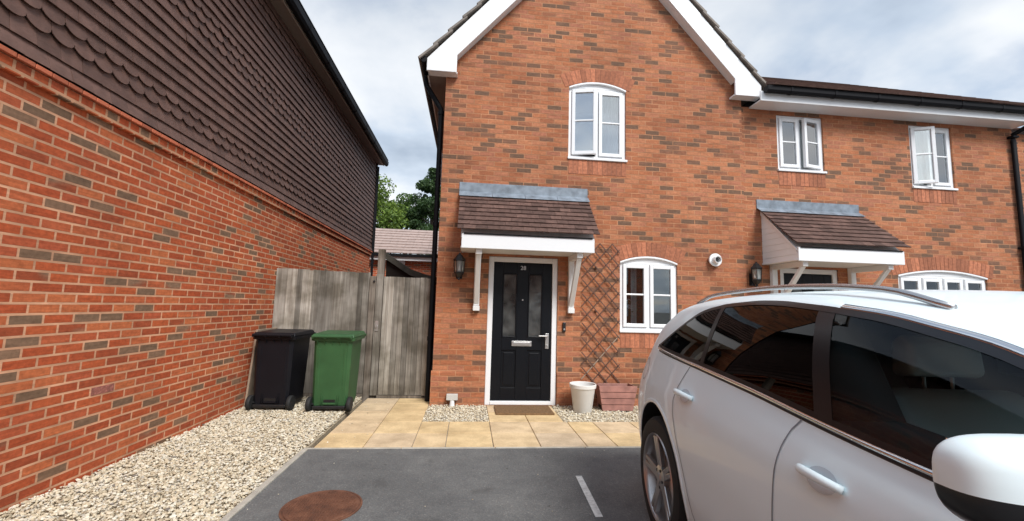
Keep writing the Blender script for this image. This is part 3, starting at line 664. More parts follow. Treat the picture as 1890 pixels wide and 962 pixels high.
# ================================================================== neighbour on the left
WX = -2.88
nb = thing('neighbouring_building', 'tall red brick side wall with dark brown hung tiles above', 'building', (0, 0, 0))
WE = 12.45
lw = MB(); lw.box(WX - .2, WX, -5, WE, -.1, 2.744); lw.build('brick_wall', M['brick_left'], nb)
MB().box(-9, WX - .201, WE - .2, WE - .001, -.1, 5.4).build('end_wall', M['brick_left_end'], nb)
MB().box(WX - .2, WX - .035, -5, WE, 2.85, 5.5).build('upper_backing', M['dark_room'], nb)
cb = MB(); cb.box(WX - .15, WX + .034, -5, WE + .02, 2.745, 2.832); cb.build('corbel_course', M['corbel'], nb, bevel=.004)
cb = MB(); y = -5
while y < WE: cb.box(WX - .15, WX + .058, y + .004, y + .109, 2.836, 2.866); y += .1125
cb.build('corbel_cap', simple('creasing brick', (.50, .14, .07), .9, island=.25, bump=.3), nb, bevel=.003)
tl = MB(); gau = .112; tw = .165
for k in range(24):
    z0 = 2.880 + gau * k
    if z0 > 5.5: break
    club = k in (2, 3, 11, 12, 13, 21)
    off = tw / 2 if k % 2 else 0; y = -.5 - off
    while y < WE - .01:
        a, b_ = y + .0012, min(y + tw - .0012, WE); y += tw
        if b_ - a < .03: continue
        j = rng.uniform(0, .006) + (.010 if rng.random() < .012 else 0); zj = rng.uniform(-.002, .002)
        zt_ = z0 + .150; xo, xi = WX + .036 + j, WX + .010
        if k == 0: xo += .022
        if club: prof = [(a, z0 + .045)] + [((a + b_) / 2 - (b_ - a) / 2 * math.cos(t_), z0 + .050 - .052 * math.sin(t_)) for t_ in [math.pi * i / 8 for i in range(0, 9)]] + [(b_, z0 + .045)]
        else: prof = [(a, z0 + zj), (b_, z0 - zj)]
        prof = prof + [(b_, zt_), (a, zt_)]
        vs = []
        for (yy, z_) in prof:
            f_ = (z_ - z0) / (zt_ - z0); vs.append((xo + (xi - xo) * f_, yy, z_))
        n = len(prof); vs += [(x_ - .008, yy, z_ + .001) for x_, yy, z_ in vs]
        tl.add(vs, [tuple(range(n)), tuple(range(2 * n - 1, n - 1, -1))] + [(i, n + i, n + (i + 1) % n, (i + 1) % n) for i in range(n)])
tl.build('hung_tiles', M['club'], nb)
# far corner trim, downpipe, eaves
MB().box(WX - .05, WX + .062, WE + .002, WE + .03, 2.85, 5.45).build('corner_trim', M['gutter'], nb)
dpn = MB(); dpn.tube([(WX + .05, WE + .12, 5.4), (WX + .05, WE + .12, 2.5), (WX + .05, WE + .12, -.05)], .038, 12)
dpn.build('downpipe', M['gutter'], nb)
MB().box(WX - .1, WX + .20, -5, WE + .12, 5.455, 5.475).build('soffit', M['fascia_dark'], nb)
MB().box(WX + .2005, WX + .222, -5, WE + .12, 5.44, 5.60).build('fascia', simple('pale brown fascia', (.34, .29, .26), .5), nb)
gt = MB(); gt.prism([(WX + .224, 5.57), (WX + .224, 5.47), (WX + .26, 5.44), (WX + .30, 5.44), (WX + .335, 5.48), (WX + .34, 5.57)], 'y', -5, WE + .15)
y = 0
while y < WE: gt.prism([(WX + .222, 5.576), (WX + .222, 5.466), (WX + .258, 5.434), (WX + .302, 5.434), (WX + .341, 5.476), (WX + .346, 5.576)], 'y', y, y + .035); y += .9
gt.build('gutter', M['gutter'], nb)
rf = MB(); 
for k in range(14):
    s0 = k * .3 - .03; s1 = (k + 1) * .3; dx, dz = -.80, .60
    def P(s, q): return (WX + .27 + dx * s + dz * q, 5.60 + dz * s - dx * q)
    rf.prism([P(s0, .03), P(s1, 0), P(s1, .03), P(s0, .06)], 'y', -5, WE + .15)
rf.build('roof', M['gutter'], nb)
# stamped brick set in the wall among two grey half bricks
sb = MB(); sb.box(WX + .001, WX + .0035, 3.682, 3.893, .6215, .6815); 
so_ = sb.build('stamped_brick', simple('stamped brick', (.36, .13, .10), .9, noise=.35, nscale=60, bump=1.0, bscale=55), nb)

# ------------------------------------------------------------------ fence, post, gate
FY = 6.66
fp = thing('timber_fence', 'weathered grey timber fence panel behind the two wheelie bins', 'fence', (-2.2, FY, 0))
fb = MB(); x = WX + .01; k = 0
while x < -1.53:
    w = rng.uniform(.070, .080); x1 = min(x + w + .018, -1.51)
    zt_ = 1.872 - .02 * (x - WX) / 1.35 + rng.uniform(-.006, .006); tl_ = rng.uniform(-.004, .004)
    fb.add([(x, FY - .012, .06), (x1, FY - .002, .06), (x1 + tl_, FY - .002, zt_), (x + tl_, FY - .012, zt_), (x, FY + .002, .06), (x1, FY + .006, .06), (x1 + tl_, FY + .006, zt_), (x + tl_, FY + .002, zt_)],
           [(0, 1, 2, 3), (7, 6, 5, 4), (0, 3, 7, 4), (1, 5, 6, 2), (3, 2, 6, 7), (0, 4, 5, 1)]); x += w
fb.build('boards', M['timber'], fp)
rl = MB()
for z in (.35, 1.0, 1.62): rl.box(WX + .01, -1.51, FY + .008, FY + .06, z, z + .075)
rl.build('rails', M['post'], fp)
rl = MB().box(WX + .01, -1.51, FY - .02, FY + .01, -.02, .055); rl.build('gravel_board', M['post'], fp); rebase(fp)
ps = thing('fence_post', 'short square timber post closing the fence panel beside the gate', 'post', (-1.46, FY, 0))
MB().box(-1.508, -1.415, FY - .04, FY + .055, -.1, 1.80).build('post', M['post'], ps, bevel=.006)
MB().lathe([(.016, 0), (.016, .012)], (-1.44, FY - .054, 1.72), 12, 'y').build('bolt_head', M['black'], ps); rebase(ps)
ps = thing('gate_post', 'tall square timber post rising above the garden gate', 'post', (-1.37, FY, 0))
MB().box(-1.412, -1.315, FY - .02, FY + .08, -.1, 2.22).build('post', M['post'], ps, bevel=.008); rebase(ps)
gt_ = thing('garden_gate', 'weathered boarded timber garden gate between the post and the house', 'gate', (-.95, FY, 0))
gb = MB(); gb.box(-1.405, -1.305, FY - .058, FY - .028, .04, 1.83)
x = -1.298
while x < -.66:
    w = .078; x1 = min(x + w, -.645); zt_ = 1.80 + rng.uniform(-.004, .004)
    gb.box(x, x1 - .003, FY - .036 + rng.uniform(0, .003), FY - .014, .045, zt_); x += w
gb.box(-.648, -.60, FY - .05, FY - .01, .02, 1.79)
gb.build('boards', M['timber'], gt_, bevel=.003)
for z in (.2, 1.0, 1.6): MB().box(-1.29, -.65, FY - .012, FY + .03, z, z + .09).build('ledge', M['post'], gt_)
MB().box(-1.31, -.60, FY - .05, FY + .03, -.02, .04).build('threshold', M['post'], gt_)
la = MB().box(-1.385, -1.34, FY - .068, FY - .059, .98, 1.13); la.lathe([(.018, 0), (.018, .02)], (-1.362, FY - .09, 1.05), 12, 'y'); la.build('latch', M['satin'], gt_)
rebase(gt_)

# ------------------------------------------------------------------ wheelie bins
def wheelie_bin(cx_, y0, body, label, dz=0, rz=0):
    root = thing('wheelie_bin', label, 'wheelie bin', (cx_, y0, 0), 'wheelie bins against the fence')
    # local coords: x across, y towards the fence (depth), the axle side (y=0) faces the drive
    b = MB(); zb, zt = .09, 1.00
    def ring(z, wx, ya, yb, ch):
        return [(-wx + ch, ya, z), (wx - ch, ya, z), (wx, ya + ch, z), (wx, yb - ch, z), (wx - ch, yb, z), (-wx + ch, yb, z), (-wx, yb - ch, z), (-wx, ya + ch, z)]
    rs = [ring(.035, .215, .065, .58, .03), ring(.09, .228, .055, .60, .03), ring(.30, .236, .045, .615, .035), ring(.96, .252, .02, .655, .04), ring(.965, .285, -.005, .69, .045), ring(1.01, .29, -.01, .70, .045)]
    vs = sum(rs, []); fs = [(8 * j + i, 8 * j + (i + 1) % 8, 8 * (j + 1) + (i + 1) % 8, 8 * (j + 1) + i) for j in range(5) for i in range(8)] + [tuple(range(8))[::-1]]
    b.add(vs, fs); b.add(rs[-1], [tuple(range(8))])
    for xx in (-.105, .105): b.prism([(.035, .10), (.055, .10), (.045, .42), (.06, .45), (.075, .10)], 'x', xx - .011, xx + .011)
    b.box(-.08, .08, .035, .07, .10, .125)
    for xx in (-.20, -.10, 0, .10, .20): b.prism([(.022, .90), (-.004, .955), (-.004, .964), (.03, .964), (.03, .90)], 'x', xx - .006, xx + .006)
    for xx in (-.17, .17): b.prism([(.042, .30), (.018, .86), (.05, .86), (.07, .30)], 'x', xx - .014, xx + .014)
    b.build('body', body, root, bevel=.008)
    MB().box(-.075, .075, .045, .068, .128, .165).build('foot_slot', M['black'], root)
    l = MB(); l.add([(-.285, .0, 1.012), (.285, .0, 1.012), (.298, .70, 1.012), (-.298, .70, 1.012), (-.27, .03, 1.060), (.27, .03, 1.060), (.27, .66, 1.075), (-.27, .66, 1.075)], [(0, 3, 2, 1), (4, 5, 6, 7), (0, 1, 5, 4), (1, 2, 6, 5), (2, 3, 7, 6), (3, 0, 4, 7)])
    l.box(-.295, .295, .69, .725, .99, 1.03)
    l.build('lid', body, root, bevel=.014, seg=3)
    h = MB(); h.tube([(-.25, -.045, 1.03), (.25, -.045, 1.03)], .017, 12)
    for xx in (-.25, -.09, .09, .25): h.box(xx - .014, xx + .014, -.05, .01, 1.0, 1.045)
    h.build('handle', body, root, bevel=.004)
    MB().tube([(-.265, .075, .10), (.265, .075, .10)], .014, 10).build('axle', M['black'], root)
    MB().box(-.215, .215, .02, .075, .04, .085).build('axle_bar', M['black'], root, bevel=.01)
    for sx in (-1, 1):
        w = MB().lathe([(.03, -.028), (.092, -.026), (.10, -.016), (.10, .016), (.092, .026), (.03, .028)], (sx * .262, .075, .10), 28, 'x'); w.build('wheel', M['rubber'], root, smooth=True)
    root.rotation_euler.z = rz; root.scale = (.94, .94, .925)
    return root
wheelie_bin(-2.475, 5.80, M['bin_black'], 'black wheelie bin in the corner against the left brick wall', rz=R(-1.5))
wheelie_bin(-1.725, 5.74, M['green'], 'green wheelie bin standing on gravel beside the black bin', rz=R(1))
bd = MB(); bd.add([(-2.865, 6.02, .02), (-2.865, 6.60, .02), (-2.80, 6.60, 1.0), (-2.80, 6.02, 1.0), (-2.84, 6.02, .02), (-2.84, 6.60, .02), (-2.775, 6.60, 1.0), (-2.775, 6.02, 1.0)], [(0, 1, 2, 3), (7, 6, 5, 4), (0, 3, 7, 4), (1, 5, 6, 2), (3, 2, 6, 7), (0, 4, 5, 1)])
tag(bd.build('leaning_board', M['ply'], bevel=.003), 'pale timber board leaning on the brick wall beside the black bin', 'board')

# ------------------------------------------------------------------ by the front door
dm = MB().box(.40, 1.17, 5.64, 6.09, .006, .026); tag(dm.build('doormat', M['mat'], bevel=.005), 'brown coir doormat in front of the dark front door', 'doormat')
def lantern(x, z, yf, label):
    r = thing('wall_lantern', label, 'lantern', (x, yf, z), 'black lanterns by the front doors')
    p = MB().box(x - .035, x + .035, yf - .018, yf - .001, z - .14, z + .02); p.tube([(x, yf - .018, z - .06), (x, yf - .05, z - .14), (x, yf - .09, z - .155), (x, yf - .10, z - .12)], .009, 8); p.build('wall_plate', M['black'], r, bevel=.003)
    c = (x, yf - .10, z)
    MB().lathe([(.010, .165), (.012, .15), (.03, .14), (.045, .115), (.072, .085), (.074, .075), (.055, .07)], c, 6).build('cap', M['black'], r)
    MB().lathe([(.02, -.15), (.012, -.13), (.03, -.115), (.052, -.085), (.058, -.07), (.056, -.062)], c, 6).build('base', M['black'], r)
    b = MB()
    for k in range(6):
        a = 2 * math.pi * k / 6; b.tube([(c[0] + .055 * math.cos(a), c[1] + .055 * math.sin(a), z - .066), (c[0] + .062 * math.cos(a), c[1] + .062 * math.sin(a), z + .076)], .004, 5)
    b.build('cage_bars', M['black'], r)
    MB().lathe([(.050, -.064), (.057, .074)], c, 6, caps=False).build('glass', M['glass'], r)
    MB().lathe([(.040, -.062), (.046, -.04), (.048, .06), (.04, .068)], c, 16).build('lamp_tube', M['lamp_glass_core'], r, smooth=True)
    rebase(r); r.scale = (1.25, 1.2, 1.2)
lantern(-.157, 1.945, D, 'black hexagonal wall lantern left of the gabled house door')
lantern(4.395, 1.995, D2, 'black wall lantern beside the right hand door, above the car')
db = thing('doorbell', 'small black doorbell to the right of the front door frame', 'doorbell', (1.40, D, 1.12))
MB().box(1.378, 1.424, D - .028, D - .001, 1.055, 1.19).build('case', M['black'], db, bevel=.006)
MB().lathe([(.013, 0), (.013, .004)], (1.401, D - .0325, 1.09), 16, 'y').build('button', M['satin'], db); rebase(db)
# trellis
tr = thing('trellis', 'brown diamond lattice trellis fixed between the door and the lower window', 'trellis', (1.95, D, .3))
t1, t2, t3 = MB(), MB(), MB()
TX0, TX1, TZ0, TZ1 = 1.66, 2.235, .33, 2.38
slope = 1.12; sp = .212
def clip(c, sg):
    # line z = c + sg*slope*(x - TX0) clipped to the rectangle
    pts = []
    for x in (TX0, TX1):
        z = c + sg * slope * (x - TX0)
        pts.append((x, z))
    (xa, za), (xb, zb) = pts
    def cl(x, z):
        if z > TZ1: x = TX0 + (TZ1 - c) / (sg * slope); z = TZ1
        if z < TZ0: x = TX0 + (TZ0 - c) / (sg * slope); z = TZ0
        return x, z
    if (za > TZ1 and zb > TZ1) or (za < TZ0 and zb < TZ0): return None
    return cl(xa, za), cl(xb, zb)
k = 0
for i in range(-5, 20):
    c = TZ0 + i * sp + .05
    s = clip(c + .6, -1)
    if s and math.hypot(s[1][0] - s[0][0], s[1][1] - s[0][1]) > .12: t1.bar((s[0][0], D - .036, s[0][1]), (s[1][0], D - .036, s[1][1]), .015, .008, up=(0, 1, 0))
    s = clip(c, 1)
    if s and math.hypot(s[1][0] - s[0][0], s[1][1] - s[0][1]) > .12:
        (t3 if abs(c - (TZ0 + sp * 0 + .05)) < .01 else t2).bar((s[0][0], D - .026, s[0][1]), (s[1][0], D - .026, s[1][1]), .013, .008, up=(0, 1, 0))
t1.build('falling_slats', M['trellis'], tr); t2.build('rising_slats', M['trellis'], tr)
if t3.v: t3.build('bare_slat', M['trellis_pale'], tr, label='pale unpainted slat near the foot')
bt = MB()
for z in (.75, 1.35, 2.0):
    bt.box(TX0 + .2, TX0 + .23, D - .021, D - .001, z, z + .03)
bt.build('fixing_blocks', M['trellis'], tr); rebase(tr)
# pot
po = thing('plant_pot', 'tapered white plastic pot on the gravel under the trellis', 'plant pot', (1.60, 5.86, 0))
MB().lathe([(.118, .005), (.125, .012), (.166, .315), (.170, .32), (.180, .325), (.184, .37), (.178, .375), (.168, .37), (.160, .32), (.155, .30)], (1.60, 5.86, 0), 40, caps=False).lathe([(.12, .004), (.12, .012)], (1.60, 5.86, 0), 40).build('pot_shell', M['pot'], po, smooth=True)
MB().lathe([(.158, .29), (.158, .315), (.10, .325)], (1.60, 5.86, 0), 30).build('soil', M['soil'], po); rebase(po)
pt = thing('trough_planter', 'faded red brown boarded planter box beside the white pot', 'planter', (2.08, 5.98, 0))
tp = MB()
for k in range(4):
    z0, z1 = .01 + k * .085, .01 + (k + 1) * .085 - .005; w0, w1_ = .215 + .06 * z0 / .35, .215 + .06 * z1 / .35
    tp.prism([(2.10 - w0, z0), (2.10 + w0, z0), (2.10 + w1_, z1), (2.10 - w1_, z1)], 'y', 5.865 - .03 * k / 4, 5.885 - .03 * k / 4)
for sx in (-1, 1): tp.add([(2.10 + sx * .20, 5.887, .01), (2.10 + sx * .20, 6.08, .01), (2.10 + sx * .26, 6.14, .34), (2.10 + sx * .26, 5.862, .34), (2.10 + sx * .185, 5.887, .01), (2.10 + sx * .185, 6.08, .01), (2.10 + sx * .245, 6.14, .34), (2.10 + sx * .245, 5.862, .34)], [(0, 1, 2, 3), (7, 6, 5, 4), (0, 3, 7, 4), (1, 5, 6, 2), (3, 2, 6, 7), (0, 4, 5, 1)])
tp.box(1.88, 2.32, 6.09, 6.11, .01, .34)
tp.build('trough_shell', M['planter'], pt, bevel=.004); MB().box(1.89, 2.31, 5.89, 6.088, .02, .30).build('soil', M['soil'], pt); rebase(pt)
vt = thing('ground_vent', 'small pale grey box on a short stem at the foot of the wall', 'vent', (-.19, 6.12, 0))
MB().box(-.262, -.105, 6.10, 6.17, .085, .165).build('box', M['pvc_grey'], vt, bevel=.006); MB().lathe([(.04, -.02), (.035, .02), (.03, .085)], (-.18, 6.13, 0), 16).build('stem', M['upvc'], vt); rebase(vt)
# flower in the lower window
fw = thing('window_flowers', 'white flowers with green leaves behind the lower window glass', 'flowers', (2.47, 6.42, 1.15))
fl = MB(); lv = MB()
for k in range(9):
    cxf = Vector((2.47 + rng.uniform(-.09, .10), 6.42 + rng.uniform(-.04, .04), 1.42 + rng.uniform(-.10, .12)))
    if k < 4:
        for j in range(6):
            a = j * math.pi / 3 + k; p_ = cxf + Vector((math.cos(a) * .022, -.01, math.sin(a) * .022)); fl.lathe([(.001, -.003), (.017, 0), (.001, .003)], p_, 8, 'y')
    lv.tube([(2.47, 6.42, 1.14), (cxf.x, cxf.y, cxf.z)], .003, 5)
    for j in range(3):
        q = Vector((2.47, 6.42, 1.14)).lerp(cxf, .4 + .25 * j); d = Vector((rng.uniform(-1, 1), rng.uniform(-.3, .3), rng.uniform(.1, 1))).normalized() * .09; s_ = d.cross(Vector((0, 1, 0))).normalized() * .02
        lv.add([q, q + d * .5 + s_, q + d, q + d * .5 - s_], [(0, 1, 2, 3)])
fl.build('blooms', M['upvc'], fw); lv.build('leaves', M['leaf_mid'], fw); rebase(fw)
MB().lathe([(.04, 0), (.055, .10), (.03, .12)], (2.47, 6.42, 1.05), 16).build('vase', M['satin'], fw); rebase(fw)

# ------------------------------------------------------------------ beyond the gate
ga = thing('garage', 'low brick garage with a weathered brown tiled roof beyond the gate', 'garage', (-2.5, 16, 0))
wall_with_holes('wall', [(-6, -.1), (1.2, -.1), (1.2, 3.05), (-6, 3.05)], [], 16, .2, (M['brick_back'], M['brick_side']), ga)
MB().box(-6, 1.2, 15.72, 15.745, 2.96, 3.12).build('fascia', M['upvc'], ga)
MB().box(-6, 1.2, 15.62, 15.715, 3.10, 3.19).build('gutter', M['gutter'], ga)
rf = MB()
for k in range(9):
    s0, s1 = k * .3 - .03, (k + 1) * .3; dy, dz = .88, .475
    def P(s, q): return (15.66 + dy * s - dz * q, 3.19 + dz * s + dy * q)
    x = -6.1
    while x < 1.3: rf.prism([P(s0, .03), P(s1, 0), P(s1, .03), P(s0, .06)], 'x', x, x + .295); x += .30
rf.build('roof', M['garage_tile'], ga)
MB().box(-2.63, -2.42, 15.93, 15.998, 2.55, 3.0).build('window', M['upvc'], ga); rebase(ga)
sh = thing('garden_shed', 'dark garden shed with a sagging felt roof just behind the gate', 'shed', (-1.5, 9.2, 0))
prof = [(-1.74, 2.43), (-1.55, 2.31), (-1.25, 2.12), (-.95, 2.02), (-.72, 1.97)]
rf = MB().prism([(x, z + .0) for x, z in prof] + [(x, z - .13) for x, z in prof[::-1]], 'y', 8.9, 10.4); rf.build('felt_roof', simple('grey green felt', (.105, .10, .08), .9, noise=.3, nscale=6), sh)
MB().prism([(-1.72, 0), (-.8, 0), (-.8, 1.84)] + [(x, z - .135) for x, z in prof[::-1][1:]], 'y', 9.0, 10.3).build('shed_wall', simple('dark stained boards', (.022, .016, .012), .9), sh); rebase(sh)
# distant house to the right
rh = thing('distant_house', 'brick house glimpsed past the downpipe at the right edge', 'house', (14, 9.5, 0))
wall_with_holes('wall', [(12.3, -.1), (19, -.1), (19, 6.35), (12.3, 6.35)], [[(15.55, 1.0), (16.6, 1.0), (16.6, 2.2), (15.55, 2.2)], [(15.95, 3.6), (16.9, 3.6), (16.9, 4.9), (15.95, 4.9)]], 9.5, .12, (M['brick'], M['brick_side']), rh)
for a, b_, c_, d_ in ((15.55, 16.6, 1.0, 2.2), (15.95, 16.9, 3.6, 4.9)):
    f = MB(); f.box(a, a + .07, 9.53, 9.6, c_, d_); f.box(b_ - .07, b_, 9.53, 9.6, c_, d_); f.box(a + .07, b_ - .07, 9.53, 9.6, c_, c_ + .07); f.box(a + .07, b_ - .07, 9.53, 9.6, d_ - .07, d_); f.box((a + b_) / 2 - .03, (a + b_) / 2 + .03, 9.53, 9.6, c_ + .07, d_ - .07)
    fo = f.build('window', M['upvc'], rh); MB().box(a + .05, b_ - .05, 9.57, 9.58, c_ + .05, d_ - .05).build('glass_pane', M['door_glass'], fo)
rf = MB()
for k in range(14):
    s0, s1 = k * .3 - .03, (k + 1) * .3; dy, dz = .92, .39
    def P(s, q): return (9.3 + dy * s - dz * q, 6.35 + dz * s + dy * q)
    rf.prism([P(s0, .03), P(s1, 0), P(s1, .03), P(s0, .06)], 'x', 12.0, 19.2)
rf.build('roof', M['tile'], rh); rebase(rh)

oh = thing('opposite_house', 'long brick house row across the drive, mirrored in the windows', 'house', (0, -20, 0))
MB().box(-16, 14, -26, -20, -.1, 5.1).build('wall', M['brick_back'], oh)
MB().prism([(-26.4, 5.1), (-19.6, 5.1), (-23, 7.6)], 'x', -16.3, 14.3).build('roof', M['tile'], oh)
for k in range(6):
    for z in (.9, 3.4):
        fo = MB().box(-14 + k * 5, -12.6 + k * 5, -19.998, -19.94, z, z + 1.25).build('window', M['upvc'], oh)
        MB().box(-13.9 + k * 5, -12.7 + k * 5, -19.938, -19.93, z + .1, z + 1.15).build('glass_pane', M['door_glass'], fo)
rebase(oh)

# trees
def tree(name, x, y, h, r, matl, label, seed, n=9000, conif=False):
    g = np.random.default_rng(seed)
    root = thing(name, label, 'tree', (x, y, 0), 'trees beyond the garage')
    tk = MB(); tk.tube([(0, 0, -.1), (.05, 0, h * .35), (-.05, .05, h * .7), (0, 0, h * .93)], [.22, .17, .09, .03], 9)
    cl = []
    nb_ = 34
    for k in range(nb_):
        f = g.uniform(.2, 1.0)
        rad = r * ((1.05 - f) * 1.1 + .12 if conif else math.sin(math.pi * min(1, .15 + .8 * f)) ** .7)
        a = g.uniform(0, 6.28); q = g.uniform(.35, 1)
        c = Vector((math.cos(a) * rad * q, math.sin(a) * rad * q, h * (.25 + .72 * f) + (0 if not conif else -.1 * rad)))
        cl.append((c, g.uniform(.45, .95) * (.75 if conif else 1) * r / 2.2)); b0 = Vector((0, 0, max(.5, c.z - rad * .6)))
        tk.tube([b0, b0.lerp(c, .5) + Vector((0, 0, .1)), c], [.05, .035, .012], 5)
    tk.build('trunk', M['bark'], root)
    V = []; 
    per = n // nb_
    for c, cr in cl:
        d = g.normal(size=(per, 3)); d /= np.linalg.norm(d, axis=1)[:, None]; rr = cr * g.uniform(.25, 1, per) ** .6
        P = np.array(c) + d * rr[:, None] * np.array([1.15, 1.15, .75])
        s = g.uniform(.05, .11, per)
        u = g.normal(size=(per, 3)); u /= np.linalg.norm(u, axis=1)[:, None]; v = np.cross(u, g.normal(size=(per, 3))); v /= np.linalg.norm(v, axis=1)[:, None]
        V.append(np.stack([P - u * s[:, None], P - v * s[:, None] * .55, P + u * s[:, None], P + v * s[:, None] * .55], 1).reshape(-1, 3))
    V = np.concatenate(V); F = np.arange(len(V)).reshape(-1, 4)
    me = bpy.data.meshes.new('crown'); me.from_pydata(V.tolist(), [], F.tolist()); me.materials.append(matl); finish('crown', me, root)
tree('broadleaf_tree', -5.7, 24, 8.3, 2.3, M['leaf_light'], 'light yellow green tree at the left of the gap between the houses', 3, 14000)
tree('broadleaf_tree', -4.0, 26.5, 8.0, 2.2, M['leaf_mid'], 'mid green tree in the middle, lower than its two neighbours', 5, 14000)
tree('broadleaf_tree', -2.35, 25, 9.9, 1.9, M['leaf_dark'], 'dark green pointed tree rising beside the house corner', 9, 15000, True)
tree('broadleaf_tree', -9.5, 27, 8.5, 2.6, M['leaf_mid'], 'green tree mostly hidden behind the left building', 12, 9000)

# ================================================================== the white car
CX, CY, CT = 2.1395, 2.5769, -0.0985
car = thing('parked_car', 'white estate style sport utility car parked nose towards the viewer on the right', 'car', (CX, CY, 0))
# local: x = forward (s), y = left of the car, so the visible right side is -y ; here l = lateral towards the visible side
fd = Vector((math.sin(CT), -math.cos(CT), 0)); car.rotation_euler.z = math.atan2(fd.y, fd.x)
def lc(s, l, z): return (s, -l, z)
def simg(name, mb, mt, parent=car, **k): return mb.build(name, mt, parent, **k)
M['paint'] = simple('white car paint', (.84, .965, 1.0), .42, coat=.35)
M['car_black'] = simple('black car trim', (.010, .010, .012), .28)
M['car_liner'] = simple('dark wheel arch', (.012, .012, .012), .9)
M['car_cabin'] = simple('dark cabin', (.05, .055, .06), .8)
M['seat'] = simple('grey leather seat', (.50, .53, .53), .5)
M['alloy'] = simple('alloy wheel', (.42, .40, .39), .32, metal=.85)
M['rail'] = simple('satin roof rail', (.55, .54, .54), .25, metal=.9)
M['red'] = simple('red lamp lens', (.35, .01, .012), .12, coat=1)
M['clear'] = simple('clear lamp lens', (.5, .52, .55), .08, coat=1)
ks = [  # W, rear s, front s, [(s,z)...]
 (.40, -.60, 3.0, [(-1, .20), (3.6, .20)]),
 (.80, -.84, 3.35, [(-1, .21), (3.6, .21)]),
 (.905, -.94, 3.55, [(-1, .30), (0, .27), (3.6, .28)]),
 (.950, -1.02, 3.64, [(-1, .45), (3.6, .43)]),
 (.961, -1.02, 3.66, [(-1, .60), (3.6, .58)]),
 (.966, -1.00, 3.66, [(-1, .74), (3.6, .70)]),
 (.956, -.945, 3.62, [(-1, .88), (0, .885), (1.5, .87), (2.7, .84), (3.6, .78)]),
 (.930, -.895, 3.50, [(-1, .985), (0, .985), (1.3, .955), (2.6, .92), (3.6, .85)]),
 (.888, -.775, 2.80, [(-1, 1.12), (-.4, 1.125), (.5, 1.09), (1.0, 1.062), (1.5, 1.028), (1.9, 1.008), (2.4, .99), (2.9, .97)]),
 (.825, -.69, 2.52, [(-1, 1.25), (-.3, 1.27), (.8, 1.27), (1.6, 1.235), (2.2, 1.13), (2.6, 1.05)]),
 (.755, -.60, 2.24, [(-.7, 1.33), (-.2, 1.365), (.2, 1.40), (.5, 1.425), (1.0, 1.425), (1.45, 1.393), (1.7, 1.345), (2.1, 1.22)]),
 (.700, -.56, 2.08, [(-.6, 1.37), (-.1, 1.43), (.5, 1.472), (1.0, 1.472), (1.45, 1.435), (1.75, 1.375), (2.1, 1.265)]),
 (.60, -.50, 1.98, [(-.55, 1.40), (-.1, 1.465), (.5, 1.500), (1.0, 1.498), (1.45, 1.462), (1.75, 1.400), (2.0, 1.33)]),
 (.30, -.47, 1.985, [(-.55, 1.43), (-.1, 1.488), (.5, 1.522), (1.0, 1.520), (1.45, 1.488), (1.75, 1.435), (2.0, 1.37)]),
 (.01, -.46, 1.99, [(-.55, 1.435), (-.1, 1.493), (.5, 1.527), (1.0, 1.525), (1.45, 1.493), (1.75, 1.44), (2.0, 1.375)]),
]
NU = 144; nexp = 5.2
th = np.linspace(0, 2 * np.pi, 4001); ux = np.sign(np.cos(th)) * np.abs(np.cos(th)) ** (2 / nexp); uy = np.sign(np.sin(th)) * np.abs(np.sin(th)) ** (2 / nexp)
arc = np.concatenate([[0], np.cumsum(np.hypot(np.diff(ux) * 2.3, np.diff(uy) * .95))]); tt = np.interp(np.linspace(0, arc[-1], NU + 1)[:-1], arc, th)
ux = np.sign(np.cos(tt)) * np.abs(np.cos(tt)) ** (2 / nexp); uy = np.sign(np.sin(tt)) * np.abs(np.sin(tt)) ** (2 / nexp)
def row(W_, Rr, F, zs_):
    s = (Rr + F) / 2 + (F - Rr) / 2 * ux; l = W_ * uy
    # gently barrelled flanks
    l = l * (1 - .018 * ((s - 1.2) / 2.2) ** 2)
    px_ = np.array([q[0] for q in zs_]); pz = np.array([q[1] for q in zs_])
    # smoothed piecewise-linear height
    z = sum(np.interp(s + o_, px_, pz) for o_ in (-.3, -.15, 0, .15, .3)) / 5
    return np.stack([s, l, z], 1)
rows = np.array([row(*k_) for k_ in ks])
def cr(p0, p1, p2, p3, t): return .5 * ((2 * p1) + (-p0 + p2) * t + (2 * p0 - 5 * p1 + 4 * p2 - p3) * t * t + (-p0 + 3 * p1 - 3 * p2 + p3) * t ** 3)
allr = []; SUBD = 4
for i in range(len(rows) - 1):
    p0 = rows[max(i - 1, 0)]; p1 = rows[i]; p2 = rows[i + 1]; p3 = rows[min(i + 2, len(rows) - 1)]
    if i == 7: p0 = p1 * 2 - p2 if False else rows[6]
    for j in range(SUBD): allr.append(cr(p0, p1, p2, p3, j / SUBD))
allr.append(rows[-1]); allr = np.array(allr); nr = len(allr)
bodyV = [lc(*p) for r in allr for p in r]
bodyF = [(j * NU + k, j * NU + (k + 1) % NU, (j + 1) * NU + (k + 1) % NU, (j + 1) * NU + k) for j in range(nr - 1) for k in range(NU)]
bodyF += [tuple(range(NU))[::-1], tuple((nr - 1) * NU + k for k in range(NU))]
bme = bpy.data.meshes.new('body'); bme.from_pydata(bodyV, [], bodyF)
bm = bmesh.new(); bm.from_mesh(bme); bmesh.ops.recalc_face_normals(bm, faces=bm.faces); bm.to_mesh(bme)
bvh = BVHTree.FromBMesh(bm); bm.free()
for m_ in (M['paint'], M['car_liner'], M['car_cabin']): bme.materials.append(m_)
bme.polygons.foreach_set('use_smooth', [True] * len(bme.polygons))
